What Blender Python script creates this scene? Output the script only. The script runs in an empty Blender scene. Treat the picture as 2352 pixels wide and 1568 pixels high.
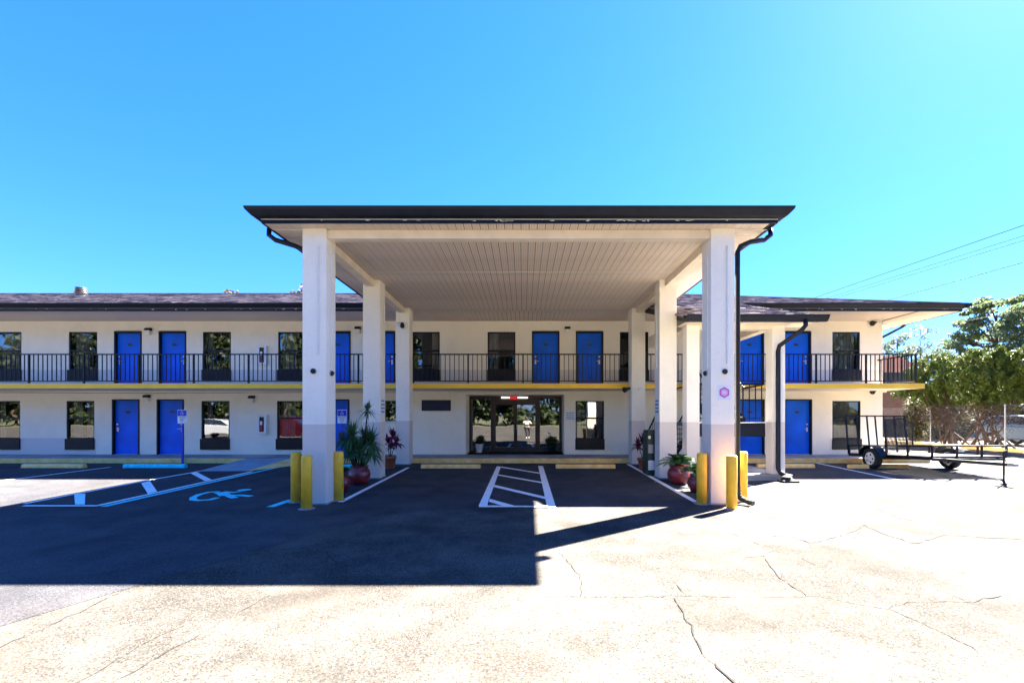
import bpy, bmesh, math, random
import numpy as np
from mathutils import Vector, Matrix
R = math.radians
random.seed(7)
sc = bpy.context.scene
col = sc.collection

# ------------------------------------------------------------------ camera, sky, sun, exposure
F, CX, CY, EYE = 1050.0, 1202.0, 955.0, 1.61          # focal length / principal point of the surveyed photograph, eye height
cam_d = bpy.data.cameras.new('camera')
cam = bpy.data.objects.new('camera', cam_d); col.objects.link(cam); sc.camera = cam
cam.location = (0, 0, EYE); cam.rotation_euler = (R(90), 0, 0)
cam_d.sensor_width = 36; cam_d.lens = F/2352*36
cam_d.shift_x = (1176-CX)/2352; cam_d.shift_y = (CY-784)/2352
cam_d.clip_start = 0.05; cam_d.clip_end = 2000
SUN = Vector((4.776, 3.546, 5.547)).normalized()
elev = math.asin(SUN.z); azim = math.atan2(SUN.x, SUN.y)
w = bpy.data.worlds.new('World'); sc.world = w; w.use_nodes = True
nt = w.node_tree; bg = nt.nodes['Background']
sky = nt.nodes.new('ShaderNodeTexSky'); sky.sky_type = 'NISHITA'; sky.sun_disc = False
sky.sun_elevation = elev; sky.sun_rotation = azim
sky.air_density = 1.0; sky.dust_density = 0.2; sky.ozone_density = 4.0; sky.altitude = 0
hs = nt.nodes.new('ShaderNodeHueSaturation'); hs.inputs['Saturation'].default_value = 1.48; hs.inputs['Hue'].default_value = 0.494
gm = nt.nodes.new('ShaderNodeGamma'); gm.inputs[1].default_value = .7
tn = nt.nodes.new('ShaderNodeMix'); tn.data_type = 'RGBA'; tn.blend_type = 'MULTIPLY'; tn.inputs[0].default_value = 1; tn.inputs[7].default_value = (0.21, 0.325, 0.62, 1)   # the saturated blue of the photograph's sky
nt.links.new(sky.outputs[0], gm.inputs[0]); nt.links.new(gm.outputs[0], hs.inputs['Color']); nt.links.new(hs.outputs[0], tn.inputs[6]); nt.links.new(tn.outputs[2], bg.inputs[0])
bg.inputs[1].default_value = 0.05
sun_d = bpy.data.lights.new('sun', 'SUN'); sun_d.energy = 3.35; sun_d.angle = R(0.55); sun_d.color = (1.0, 0.935, 0.84)
sun = bpy.data.objects.new('sun', sun_d); col.objects.link(sun)
sun.rotation_euler = SUN.to_track_quat('Z', 'Y').to_euler(); sun.location = (20, 15, 25)
vs = sc.view_settings; vs.view_transform = 'Standard'; vs.look = 'None'; vs.exposure = 4.68; vs.gamma = 1; vs.use_curve_mapping = False
try:
    sc.cycles.use_denoising = True; sc.cycles.max_bounces = 8; sc.cycles.diffuse_bounces = 4
    sc.cycles.transparent_max_bounces = 16; sc.cycles.sample_clamp_indirect = 8
except Exception: pass

# ------------------------------------------------------------------ helpers
def gz(y):                                            # the lot falls gently away from the kerb towards the camera
    if y >= 15.6: return 0.0
    return -0.0135*(15.6-max(y, -8.0))
def G(x, y):                                          # survey pixel -> point on the lot
    d = 1911.6/((y-CY)+14.175); return ((x-CX)*d/F, d)
def ZG(x0, y0, s): return lambda zx, zy: G((x0+zx/s)*0.816667, (y0+zy/s)*0.816667)

class MB:
    def __init__(s): s.v = []; s.f = []
    def quad(s, *p):
        n = len(s.v); s.v += [tuple(q) for q in p]; s.f.append(tuple(range(n, n+len(p)))); return s
    def box(s, x0, x1, y0, y1, z0, z1):
        n = len(s.v)
        s.v += [(x0,y0,z0),(x1,y0,z0),(x1,y1,z0),(x0,y1,z0),(x0,y0,z1),(x1,y0,z1),(x1,y1,z1),(x0,y1,z1)]
        s.f += [tuple(n+i for i in q) for q in ((0,3,2,1),(4,5,6,7),(0,1,5,4),(1,2,6,5),(2,3,7,6),(3,0,4,7))]; return s
    def bar(s, a, b, w_, h_):                          # rectangular bar from a to b
        a = Vector(a); b = Vector(b); d = (b-a).normalized()
        up = Vector((0,0,1)) if abs(d.z) < .95 else Vector((0,1,0))
        u = d.cross(up).normalized()*w_/2; t = u.cross(d).normalized()*h_/2
        n = len(s.v)
        for p in (a, b): s.v += [tuple(p-u-t), tuple(p+u-t), tuple(p+u+t), tuple(p-u+t)]
        s.f += [tuple(n+i for i in q) for q in ((0,3,2,1),(4,5,6,7),(0,1,5,4),(1,2,6,5),(2,3,7,6),(3,0,4,7))]; return s
    def tube(s, pts, r, n=8, caps=True):               # tube along points; r number or list
        pts = [Vector(p) for p in pts]; rs = r if isinstance(r, (list, tuple)) else [r]*len(pts)
        base = len(s.v); prev = None
        for i, p in enumerate(pts):
            d = (pts[min(i+1, len(pts)-1)]-pts[max(i-1, 0)]).normalized()
            if prev is None:
                up = Vector((0,0,1)) if abs(d.z) < .9 else Vector((1,0,0)); u = d.cross(up).normalized()
            else: u = (prev-d*prev.dot(d)).normalized()
            prev = u; t = d.cross(u)
            for k in range(n):
                a = 2*math.pi*k/n; s.v.append(tuple(p+(u*math.cos(a)+t*math.sin(a))*rs[i]))
        for i in range(len(pts)-1):
            for k in range(n):
                a = base+i*n+k; b = base+i*n+(k+1) % n; s.f.append((a, b, b+n, a+n))
        if caps:
            s.f.append(tuple(base+k for k in range(n))[::-1]); s.f.append(tuple(base+(len(pts)-1)*n+k for k in range(n)))
        return s
    def lathe(s, c, prof, n=20, sx=1, sy=1):
        base = len(s.v)
        for r, z in prof:
            for k in range(n):
                a = 2*math.pi*k/n; s.v.append((c[0]+r*sx*math.cos(a), c[1]+r*sy*math.sin(a), c[2]+z))
        for i in range(len(prof)-1):
            for k in range(n):
                a = base+i*n+k; b = base+i*n+(k+1) % n; s.f.append((a, b, b+n, a+n))
        s.f.append(tuple(base+k for k in range(n))[::-1]); s.f.append(tuple(base+(len(prof)-1)*n+k for k in range(n)))
        return s
    def prism(s, prof, axis, a, b):                    # 2D profile (closed) extruded along axis
        n = len(s.v); m = len(prof)
        for t in (a, b):
            for p, q in prof:
                s.v.append({'x': (t,p,q), 'y': (p,t,q), 'z': (p,q,t)}[axis])
        s.f.append(tuple(n+i for i in range(m))[::-1]); s.f.append(tuple(n+m+i for i in range(m)))
        for i in range(m):
            j = (i+1) % m; s.f.append((n+i, n+j, n+m+j, n+m+i))
        return s
    def mesh(s, name, m, smooth=False):
        me = bpy.data.meshes.new(name); me.from_pydata(s.v, [], s.f); me.update()
        if m: me.materials.append(m)
        bm = bmesh.new(); bm.from_mesh(me); bmesh.ops.recalc_face_normals(bm, faces=bm.faces); bm.to_mesh(me); bm.free()
        if smooth: me.polygons.foreach_set('use_smooth', [True]*len(me.polygons))
        return me

def setp(o, parent):
    if parent is not None:
        o.parent = parent
        if parent.type == 'EMPTY': o.matrix_parent_inverse = Matrix.Translation(-parent.location)
def obj(name, src, m, parent=None, loc=None, smooth=False, bevel=0, kind=None, label=None, rotz=0):
    me = src if isinstance(src, bpy.types.Mesh) else src.mesh(name, m, smooth)
    o = bpy.data.objects.new(name, me); col.objects.link(o)
    if loc is not None: o.location = loc
    if rotz: o.rotation_euler = (0, 0, rotz)
    setp(o, parent)
    if bevel:
        b = o.modifiers.new('bevel', 'BEVEL'); b.width = bevel; b.segments = 2; b.limit_method = 'ANGLE'; b.angle_limit = R(40)
    if kind: o['kind'] = kind
    if label: o['label'] = label
    return o
def tag(o, label, cat, group=None):
    o['label'] = label; o['category'] = cat
    if group: o['group'] = group
    return o
def thing(name, label, cat, loc=(0,0,0), group=None):
    o = bpy.data.objects.new(name, None); col.objects.link(o); o.location = loc; o.empty_display_size = .2
    return tag(o, label, cat, group)
def kids(o): return [c for c in bpy.data.objects if c.parent == o]
def dup(o, loc=None, label=None, rotz=None, parent=None, scale=None):
    c = o.copy(); col.objects.link(c)
    if parent is not None:
        c.parent = parent; c.matrix_parent_inverse = o.matrix_parent_inverse.copy()
    if loc is not None: c.location = loc
    if rotz is not None: c.rotation_euler = (0, 0, rotz)
    if scale is not None: c.scale = scale
    if label: c['label'] = label
    for ch in kids(o): dup(ch, parent=c)
    return c
def text(name, body, size, loc, m, parent, rot=(R(90),0,0), ext=.001, sx=1):
    cu = bpy.data.curves.new(name, 'FONT'); cu.body = body; cu.size = size; cu.extrude = ext; cu.align_x = 'CENTER'; cu.align_y = 'CENTER'
    cu.materials.append(m)
    o = bpy.data.objects.new(name, cu); col.objects.link(o); o.location = loc; o.rotation_euler = rot; o.scale = (sx,1,1)
    bpy.context.view_layer.update(); me = bpy.data.meshes.new_from_object(o); me.name = name; me.materials.clear(); me.materials.append(m); bpy.data.objects.remove(o)
    o = bpy.data.objects.new(name, me); col.objects.link(o); o.location = loc; o.rotation_euler = rot; o.scale = (sx,1,1); setp(o, parent); return o

# ------------------------------------------------------------------ materials
def mat(name, c, rough=.7, metal=0, var=.12, vscale=3.0, bump=0, bscale=60, spec=.5, coat=0, c2=None, emit=0, detail=4, bdist=.01):
    m = bpy.data.materials.new(name); m.use_nodes = True; t = m.node_tree; b = t.nodes['Principled BSDF']
    b.inputs['Roughness'].default_value = rough; b.inputs['Metallic'].default_value = metal
    b.inputs['Specular IOR Level'].default_value = spec; b.inputs['Coat Weight'].default_value = coat
    co = t.nodes.new('ShaderNodeTexCoord')
    if var or c2:
        n = t.nodes.new('ShaderNodeTexNoise'); n.inputs['Scale'].default_value = vscale; n.inputs['Detail'].default_value = detail
        t.links.new(co.outputs['Object'], n.inputs['Vector'])
        rp = t.nodes.new('ShaderNodeValToRGB'); rp.color_ramp.elements[0].position = .3; rp.color_ramp.elements[1].position = .7
        ca = tuple(max(0, x*(1-var)) for x in c); cb = tuple(min(1, x*(1+var)) for x in (c2 or c))
        rp.color_ramp.elements[0].color = (*ca, 1); rp.color_ramp.elements[1].color = (*cb, 1)
        t.links.new(n.outputs['Fac'], rp.inputs[0]); t.links.new(rp.outputs[0], b.inputs['Base Color'])
    else: b.inputs['Base Color'].default_value = (*c, 1)
    if bump:
        n2 = t.nodes.new('ShaderNodeTexNoise'); n2.inputs['Scale'].default_value = bscale; n2.inputs['Detail'].default_value = 5
        t.links.new(co.outputs['Object'], n2.inputs['Vector'])
        bp = t.nodes.new('ShaderNodeBump'); bp.inputs['Strength'].default_value = bump; bp.inputs['Distance'].default_value = bdist
        t.links.new(n2.outputs['Fac'], bp.inputs['Height']); t.links.new(bp.outputs[0], b.inputs['Normal'])
    if emit:
        b.inputs['Emission Color'].default_value = (*c, 1); b.inputs['Emission Strength'].default_value = emit
    return m
def N(t, typ, **kw):
    n = t.nodes.new(typ)
    for k, v in kw.items(): setattr(n, k, v)
    return n
def mth(t, op, a, b=None, c=None):
    n = N(t, 'ShaderNodeMath', operation=op)
    for i, x in enumerate((a, b, c)):
        if x is None: continue
        if isinstance(x, (int, float)): n.inputs[i].default_value = x
        else: t.links.new(x, n.inputs[i])
    return n.outputs[0]
def mix(t, f, a, b):
    n = N(t, 'ShaderNodeMix', data_type='RGBA')
    for i, x in ((0, f), (6, a), (7, b)):
        if isinstance(x, (int, float)): n.inputs[i].default_value = x
        elif isinstance(x, tuple): n.inputs[i].default_value = (*x, 1) if len(x) == 3 else x
        else: t.links.new(x, n.inputs[i])
    return n.outputs[2]
def noise(t, vec, scale, detail=4, rough=.5):
    n = N(t, 'ShaderNodeTexNoise'); n.inputs['Scale'].default_value = scale; n.inputs['Detail'].default_value = detail; n.inputs['Roughness'].default_value = rough
    t.links.new(vec, n.inputs['Vector']); return n.outputs['Fac']
def sstep(t, x, a, b):
    n = N(t, 'ShaderNodeMapRange'); n.interpolation_type = 'SMOOTHSTEP'
    t.links.new(x, n.inputs[0]); n.inputs[1].default_value = a; n.inputs[2].default_value = b; return n.outputs[0]

# stucco painted in two tones: the paint changes at a height
def stucco(name, upper, lower, bands):
    m = bpy.data.materials.new(name); m.use_nodes = True; t = m.node_tree; b = t.nodes['Principled BSDF']
    b.inputs['Roughness'].default_value = .85; b.inputs['Specular IOR Level'].default_value = .25
    g = N(t, 'ShaderNodeNewGeometry'); sp = N(t, 'ShaderNodeSeparateXYZ'); t.links.new(g.outputs['Position'], sp.inputs[0])
    fac = None
    for z0, z1, xmax in bands:
        a = mth(t, 'GREATER_THAN', sp.outputs[2], z0); c = mth(t, 'LESS_THAN', sp.outputs[2], z1); d = mth(t, 'LESS_THAN', sp.outputs[0], xmax)
        f = mth(t, 'MULTIPLY', mth(t, 'MULTIPLY', a, c), d); fac = f if fac is None else mth(t, 'MAXIMUM', fac, f)
    n1 = noise(t, g.outputs['Position'], .9, 6, .6)
    mp = N(t, 'ShaderNodeMapping'); t.links.new(g.outputs['Position'], mp.inputs[0]); mp.inputs['Scale'].default_value = (5, 5, .35)
    n2 = noise(t, mp.outputs[0], 1.6, 5, .6)              # rain streaks
    base = mix(t, fac, upper, lower)
    dirt = mth(t, 'MULTIPLY', sstep(t, n2, .55, .85), .12); base = mix(t, dirt, base, (.42, .38, .32))
    base = mix(t, mth(t, 'MULTIPLY', sstep(t, n1, .42, .75), .26), base, (.66, .60, .50))
    n3 = noise(t, g.outputs['Position'], 14, 5, .7); base = mix(t, mth(t, 'MULTIPLY', sstep(t, n3, .5, .75), .14), base, (.5, .46, .40))
    t.links.new(base, b.inputs['Base Color'])
    bp = N(t, 'ShaderNodeBump'); bp.inputs['Strength'].default_value = .5; bp.inputs['Distance'].default_value = .006
    t.links.new(noise(t, g.outputs['Position'], 28, 6, .65), bp.inputs['Height']); t.links.new(bp.outputs[0], b.inputs['Normal'])
    return m
CREAM = (.94, .86, .69); GREIGE = (.72, .66, .60)
M = {}
M['wall'] = stucco('wall_stucco', CREAM, GREIGE, [(2.72, 3.36, 99), (0.1, 0.77, -16.2)])
M['column'] = stucco('column_stucco', (.94, .87, .72), (.72, .63, .54), [(-1, 1.45, 99)])
M['beam'] = mat('beam_paint', (.84, .72, .56), .8, var=.08, bump=.2, bscale=20)
M['black'] = mat('black_paint', (.005, .006, .010), .45, spec=.3, var=.3, vscale=6, bump=.1, bscale=30)
M['fascia'] = mat('fascia_paint', (.005, .008, .017), .5, spec=.3, var=.35, vscale=4, bump=.15, bscale=12)
M['blue'] = mat('door_blue', (.0, .12, .76), .45, spec=.25, var=.16, vscale=1.5, bump=.06, bscale=90)
M['steel'] = mat('brushed_steel', (.65, .64, .62), .3, 1, var=.05)
M['yellow'] = mat('kerb_yellow', (.96, .54, .13), .7, var=.12, vscale=5, bump=.3, bscale=30, c2=(.96, .62, .24))
M['slab_yellow'] = mat('slab_yellow', (.98, .56, .04), .6, var=.08, vscale=2)
M['bollard'] = mat('bollard_yellow', (.98, .51, .03), .5, var=.10, vscale=9, bump=.1, bscale=20)
M['cyan'] = mat('wheel_stop_cyan', (.02, .66, .74), .65, var=.2, vscale=8, bump=.3, bscale=30)
M['white'] = mat('white_paint', (.78, .78, .78), .6, var=.06)
M['grey'] = mat('grey_metal', (.32, .33, .34), .45, .3, var=.1)
M['walk'] = mat('walkway_concrete', (.23, .235, .24), .8, var=.25, vscale=1.3, bump=.3, bscale=25, c2=(.30, .30, .30))
M['concrete'] = mat('pale_concrete', (.30, .285, .26), .85, var=.2, vscale=2, bump=.4, bscale=25)
M['ramp'] = mat('ramp_concrete', (.26, .30, .33), .8, var=.15, vscale=3, bump=.3, bscale=30)
M['rubber'] = mat('rubber', (.009, .015, .016), .75, var=.2, vscale=12)
M['terracotta'] = mat('terracotta', (.38, .11, .05), .75, var=.15, vscale=6, bump=.2, bscale=25)
M['maroon'] = mat('maroon_glaze', (.20, .018, .022), .35, var=.2, vscale=5, coat=.3)
M['soil'] = mat('soil', (.05, .035, .025), .95, var=.4, vscale=30, bump=.8, bscale=40)
M['green_box'] = mat('dark_green_paint', (.006, .035, .028), .4, var=.15)
M['bronze'] = mat('bronze_frame', (.045, .03, .026), .4, .35, var=.15)
M['curtain'] = mat('curtain_cloth', (.50, .46, .38), .9, var=.12, vscale=6)
M['interior'] = mat('interior_dark', (.03, .03, .035), .9, var=.2)
M['bark'] = mat('bark', (.07, .045, .032), .95, var=.35, vscale=9, bump=.8, bscale=22)
M['pink'] = mat('pink_vinyl', (.55, .10, .42), .5, var=.1, vscale=30)
M['pinklight'] = mat('pale_pink_vinyl', (.75, .38, .66), .5, var=.1, vscale=40)
M['signblue'] = mat('sign_blue', (.012, .03, .42), .5, var=.05)
M['ink'] = mat('dark_ink', (.03, .04, .09), .6, var=0)
M['red'] = mat('exit_red', (.55, .02, .02), .5, var=0, emit=.03)
M['tube_light'] = mat('tube_light', (1, .98, .92), .4, var=0, emit=.12)
M['paper'] = mat('paper', (.75, .74, .68), .8, var=.05)
M['wood'] = mat('deck_wood', (.13, .10, .08), .85, var=.3, vscale=6, bump=.4, bscale=30)
M['skin'] = mat('skin', (.45, .27, .19), .55, var=.06)
M['galv'] = mat('galvanised', (.08, .08, .085), .45, .6, var=.1)
M['lampglass'] = mat('lamp_glass', (.75, .73, .66), .3, var=.05)
M['carwhite'] = mat('car_white', (.45, .45, .45), .3, var=.02, coat=.8)
M['carred'] = mat('car_red', (.03, .002, .004), .3, var=.02, coat=.8)
M['carblue'] = mat('car_pale_blue', (.15, .24, .30), .3, var=.02, coat=.8)
M['carglass'] = mat('car_glass', (.015, .02, .025), .06, var=0, spec=.8)
M['plate'] = mat('number_plate', (.02, .03, .05), .5, var=0)
M['extred'] = mat('extinguisher_red', (.25, .015, .015), .4, var=0)
M['rim'] = mat('wheel_rim', (.75, .76, .78), .35, .2, var=.05)
M['wire'] = mat('cable_black', (.05, .06, .07), .8, var=0)

def ribbed(name, c, axis, pitch, depth=.003):
    m = mat(name, c, .65, var=.1, vscale=1.2); t = m.node_tree; b = t.nodes['Principled BSDF']
    g = N(t, 'ShaderNodeNewGeometry'); sp = N(t, 'ShaderNodeSeparateXYZ'); t.links.new(g.outputs['Position'], sp.inputs[0])
    fr = mth(t, 'FRACT', mth(t, 'DIVIDE', sp.outputs[axis], pitch)); h = mth(t, 'GREATER_THAN', mth(t, 'ABSOLUTE', mth(t, 'SUBTRACT', fr, .5)), .40)
    src = b.inputs['Base Color'].links[0].from_socket; t.links.new(mix(t, mth(t, 'MULTIPLY', h, .35), src, tuple(v*.5 for v in c)), b.inputs['Base Color'])
    bp = N(t, 'ShaderNodeBump', invert=True); bp.inputs['Strength'].default_value = .8; bp.inputs['Distance'].default_value = depth
    t.links.new(h, bp.inputs['Height']); t.links.new(bp.outputs[0], b.inputs['Normal'])
    return m
SOF = (.74, .62, .50)
M['soffit_x'] = ribbed('soffit_vinyl_lengthwise', SOF, 0, .0517)
M['soffit_y'] = ribbed('soffit_vinyl_crosswise', SOF, 1, .0517)

def asphalt(name, c_lo, c_hi, speck, rough, spec):
    m = bpy.data.materials.new(name); m.use_nodes = True; t = m.node_tree; b = t.nodes['Principled BSDF']
    g = N(t, 'ShaderNodeNewGeometry'); P = g.outputs['Position']
    big = noise(t, P, .33, 6, .6); mid = noise(t, P, 1.7, 5, .65); fine = noise(t, P, 55, 3, .7); fine2 = noise(t, P, 130, 2, .6)
    base = mix(t, sstep(t, mth(t, 'ADD', mth(t, 'MULTIPLY', big, .6), mth(t, 'MULTIPLY', mid, .4)), .38, .62), c_lo, c_hi)
    dark = tuple(x*.25 for x in c_lo); pale = tuple(min(1, x*1.5+.03) for x in c_hi)
    vo = N(t, 'ShaderNodeTexVoronoi'); vo.inputs['Scale'].default_value = 95; t.links.new(P, vo.inputs['Vector'])
    wn = N(t, 'ShaderNodeSeparateColor'); t.links.new(vo.outputs['Color'], wn.inputs[0])
    dens = mth(t, 'ADD', .52, mth(t, 'MULTIPLY', mid, .5))
    base = mix(t, mth(t, 'MULTIPLY', mth(t, 'GREATER_THAN', wn.outputs[0], dens), speck), base, dark)
    base = mix(t, mth(t, 'MULTIPLY', sstep(t, wn.outputs[1], .75, .9), speck*.7), base, pale)
    base = mix(t, mth(t, 'MULTIPLY', sstep(t, fine, .56, .7), speck*.5), base, dark)
    tint = noise(t, P, .55, 4, .6); base = mix(t, mth(t, 'MULTIPLY', sstep(t, tint, .48, .7), .35), base, tuple(v*k for v, k in zip(c_hi, (.95, .80, .72))))
    st = noise(t, P, .8, 3, .5); base = mix(t, mth(t, 'MULTIPLY', sstep(t, st, .5, .68), .5), base, tuple(x*.62 for x in c_lo))
    t.links.new(base, b.inputs['Base Color']); b.inputs['Roughness'].default_value = rough; b.inputs['Specular IOR Level'].default_value = spec
    bp = N(t, 'ShaderNodeBump'); bp.inputs['Strength'].default_value = .55; bp.inputs['Distance'].default_value = .006
    t.links.new(mth(t, 'ADD', fine, mth(t, 'MULTIPLY', mid, .8)), bp.inputs['Height']); t.links.new(bp.outputs[0], b.inputs['Normal'])
    return m
M['lot'] = asphalt('weathered_asphalt', (.046, .042, .037), (.092, .084, .073), .55, .95, .04)
M['seal'] = asphalt('sealed_asphalt', (.034, .034, .038), (.060, .059, .062), .5, .8, .12)
M['crack'] = mat('crack', (.007, .006, .006), 1, var=.3, vscale=20)
M['grass'] = mat('verge_grass', (.05, .06, .018), .95, var=.35, vscale=.6, bump=1, bscale=8, c2=(.08, .075, .03), bdist=.05)
M['dirt'] = mat('dirt_ground', (.09, .07, .05), .95, var=.3, vscale=.8, bump=.8, bscale=6)
def worn(name, c, thr, under):
    m = mat(name, c, .65, var=0); t = m.node_tree; b = t.nodes['Principled BSDF']
    g = N(t, 'ShaderNodeNewGeometry'); n1 = noise(t, g.outputs['Position'], 9, 6, .7); n2 = noise(t, g.outputs['Position'], 60, 3, .6)
    f = sstep(t, mth(t, 'ADD', mth(t, 'MULTIPLY', n1, .6), mth(t, 'MULTIPLY', n2, .4)), thr, thr+.09)
    t.links.new(mix(t, mth(t, 'MULTIPLY', f, .85), c, under), b.inputs['Base Color']); return m
M['line'] = worn('worn_white_line', (.85, .84, .80), .55, (.12, .12, .12))
M['line_blue'] = worn('worn_blue_line', (.03, .66, .72), .57, (.06, .06, .065))
M['line_cyan'] = worn('pale_cyan_line', (.55, .85, .92), .58, (.07, .07, .07))

def leafmat(name, c1, c2, rough=.55, trans=.25):
    m = bpy.data.materials.new(name); m.use_nodes = True; t = m.node_tree; b = t.nodes['Principled BSDF']; out = t.nodes['Material Output']
    g = N(t, 'ShaderNodeNewGeometry'); base = mix(t, g.outputs['Random Per Island'], c1, c2)
    t.links.new(base, b.inputs['Base Color']); b.inputs['Roughness'].default_value = rough; b.inputs['Specular IOR Level'].default_value = .3
    tr = N(t, 'ShaderNodeBsdfTranslucent'); t.links.new(base, tr.inputs[0]); ms = N(t, 'ShaderNodeMixShader'); ms.inputs[0].default_value = trans
    t.links.new(b.outputs[0], ms.inputs[1]); t.links.new(tr.outputs[0], ms.inputs[2]); t.links.new(ms.outputs[0], out.inputs[0]); return m
M['juniper'] = leafmat('juniper_foliage', (0.0295, 0.0648, 0.0106), (0.1296, 0.1590, 0.0177), trans=.18)
M['oldgreen'] = leafmat('dry_foliage', (0.0682, 0.0682, 0.0315), (0.1155, 0.1102, 0.0577))
M['pine'] = leafmat('pine_foliage', (0.0713, 0.1140, 0.0713), (0.1568, 0.1924, 0.0713), trans=.4)
M['oak'] = leafmat('tree_foliage', (0.0108, 0.0216, 0.0065), (0.0389, 0.0518, 0.0130), trans=.18)
M['autumn'] = leafmat('russet_foliage', (0.1200, 0.0720, 0.0300), (0.0720, 0.0780, 0.0240))
M['palegreen'] = leafmat('pale_foliage', (0.0907, 0.1285, 0.0907), (0.1663, 0.1966, 0.1361))
M['yucca'] = leafmat('yucca_leaf', (0.0360, 0.1080, 0.0360), (0.0840, 0.1800, 0.0600), .4, .15)
M['sago'] = leafmat('sago_leaf', (0.0240, 0.0840, 0.0179), (0.0720, 0.1560, 0.0360), .35, .15)
M['cordyline'] = leafmat('cordyline_leaf', (0.1071, 0.0122, 0.0382), (0.2448, 0.0306, 0.0918), .4, .15)
M['bushleaf'] = leafmat('bush_leaf', (0.0090, 0.0315, 0.0108), (0.0315, 0.0720, 0.0225))
M['twig'] = leafmat('dry_twigs', (0.0504, 0.0288, 0.0180), (0.0864, 0.0540, 0.0360), .9, 0)

def glassmat(name, refl, tint):
    m = bpy.data.materials.new(name); m.use_nodes = True; t = m.node_tree; t.nodes.remove(t.nodes['Principled BSDF']); out = t.nodes['Material Output']
    tr = N(t, 'ShaderNodeBsdfTransparent'); tr.inputs[0].default_value = (*tint, 1)
    gl = N(t, 'ShaderNodeBsdfGlossy'); gl.inputs['Roughness'].default_value = .015; gl.inputs[0].default_value = (.95, .97, 1, 1)
    g = N(t, 'ShaderNodeNewGeometry'); bp = N(t, 'ShaderNodeBump'); bp.inputs['Strength'].default_value = .25; bp.inputs['Distance'].default_value = .01
    t.links.new(noise(t, g.outputs['Position'], 1.3, 1, .4), bp.inputs['Height']); t.links.new(bp.outputs[0], gl.inputs['Normal'])
    lw = N(t, 'ShaderNodeFresnel'); lw.inputs[0].default_value = 1.5
    f = mth(t, 'MINIMUM', mth(t, 'ADD', lw.outputs[0], refl), 1.0)
    ms = N(t, 'ShaderNodeMixShader'); t.links.new(f, ms.inputs[0]); t.links.new(tr.outputs[0], ms.inputs[1]); t.links.new(gl.outputs[0], ms.inputs[2]); t.links.new(ms.outputs[0], out.inputs[0])
    return m
M['glass'] = glassmat('window_glass', .11, (.55, .58, .6))
M['door_glass'] = glassmat('door_glass', .15, (.3, .3, .32))

def shinglemat():
    m = bpy.data.materials.new('roof_shingles'); m.use_nodes = True; t = m.node_tree; b = t.nodes['Principled BSDF']
    g = N(t, 'ShaderNodeNewGeometry'); r = N(t, 'ShaderNodeValToRGB'); e = r.color_ramp.elements
    e[0].color = (.08, .068, .072, 1); e[1].color = (.55, .48, .46, 1); x = e.new(.55); x.color = (.27, .23, .23, 1)
    t.links.new(g.outputs['Random Per Island'], r.inputs[0]); f = noise(t, g.outputs['Position'], 90, 3, .7)
    t.links.new(mix(t, mth(t, 'MULTIPLY', f, .5), r.outputs[0], (.08, .07, .07)), b.inputs['Base Color']); b.inputs['Roughness'].default_value = 1; b.inputs['Specular IOR Level'].default_value = .05
    return m
M['shingle'] = shinglemat()

# ------------------------------------------------------------------ ground
def lot_sheet(pts, dz, m, name, parent=None, kind=None):
    mb = MB(); mb.quad(*[(x, y, gz(y)+dz) for x, y in pts]); return obj(name, mb, m, parent, kind=kind)
mb = MB(); xs = [-140, -60, -30, 0, 21.8, 21.801]
ys = [-48, -8, 15.6, 60]
for (a, b_) in ((-140, 21.8),):
    for y0, y1 in ((-48, -8), (-8, 15.6), (15.6, 40)):
        mb.quad((a, y0, gz(y0)), (b_, y0, gz(y0)), (b_, y1, gz(y1)), (a, y1, gz(y1)))
for y0, y1 in ((-48, -8), (-8, 15.6)): mb.quad((21.8, y0, gz(y0)), (90, y0, gz(y0)), (90, y1, gz(y1)), (21.8, y1, gz(y1)))
lot = obj('parking_lot', mb, M['lot'], kind='structure')
mb = MB().quad((21.8, 15.6, .0), (140, 15.6, .0), (140, 40, .0), (21.8, 40, .0)); obj('dirt_ground', mb, M['dirt'], kind='structure')
mb = MB()
mb.quad((-900, -900, -.36), (900, -900, -.36), (900, -48, -.32), (-900, -48, -.32))
mb.quad((-900, 40, -.004), (900, 40, -.004), (900, 1200, -.004), (-900, 1200, -.004))
mb.quad((-900, -48, -.32), (-140, -48, -.32), (-140, 40, -.004), (-900, 40, -.004))
mb.quad((90, -48, -.32), (900, -48, -.32), (900, 40, -.004), (140, 40, -.004), (140, 15.6, -.004), (90, 15.6, -.004))
obj('ground', mb, M['grass'], kind='structure')

# sealed asphalt in front of the building; its lower edge is the diagonal seam of the photograph
s1 = G(365, 1330); s2 = G(885, 1176); s3 = G(1020, 1167)
dx, dy = s1[0]-s2[0], s1[1]-s2[1]; s0 = (s2[0]+dx*3.2, s2[1]+dy*3.2)
seal = MB()
poly = [(-40, 15.59), (-40, s0[1]-.8), (s0[0], s0[1]), s1, s2, s3, (G(1690,1167)[0], G(1690,1167)[1]), (6.2, 9.9), (13.0, 11.2), (14.2, 15.59)]
poly = [(x, y, gz(y)+.004) for x, y in poly]
seal.quad(*poly); obj('sealed_asphalt', seal, M['seal'], kind='structure')

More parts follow.
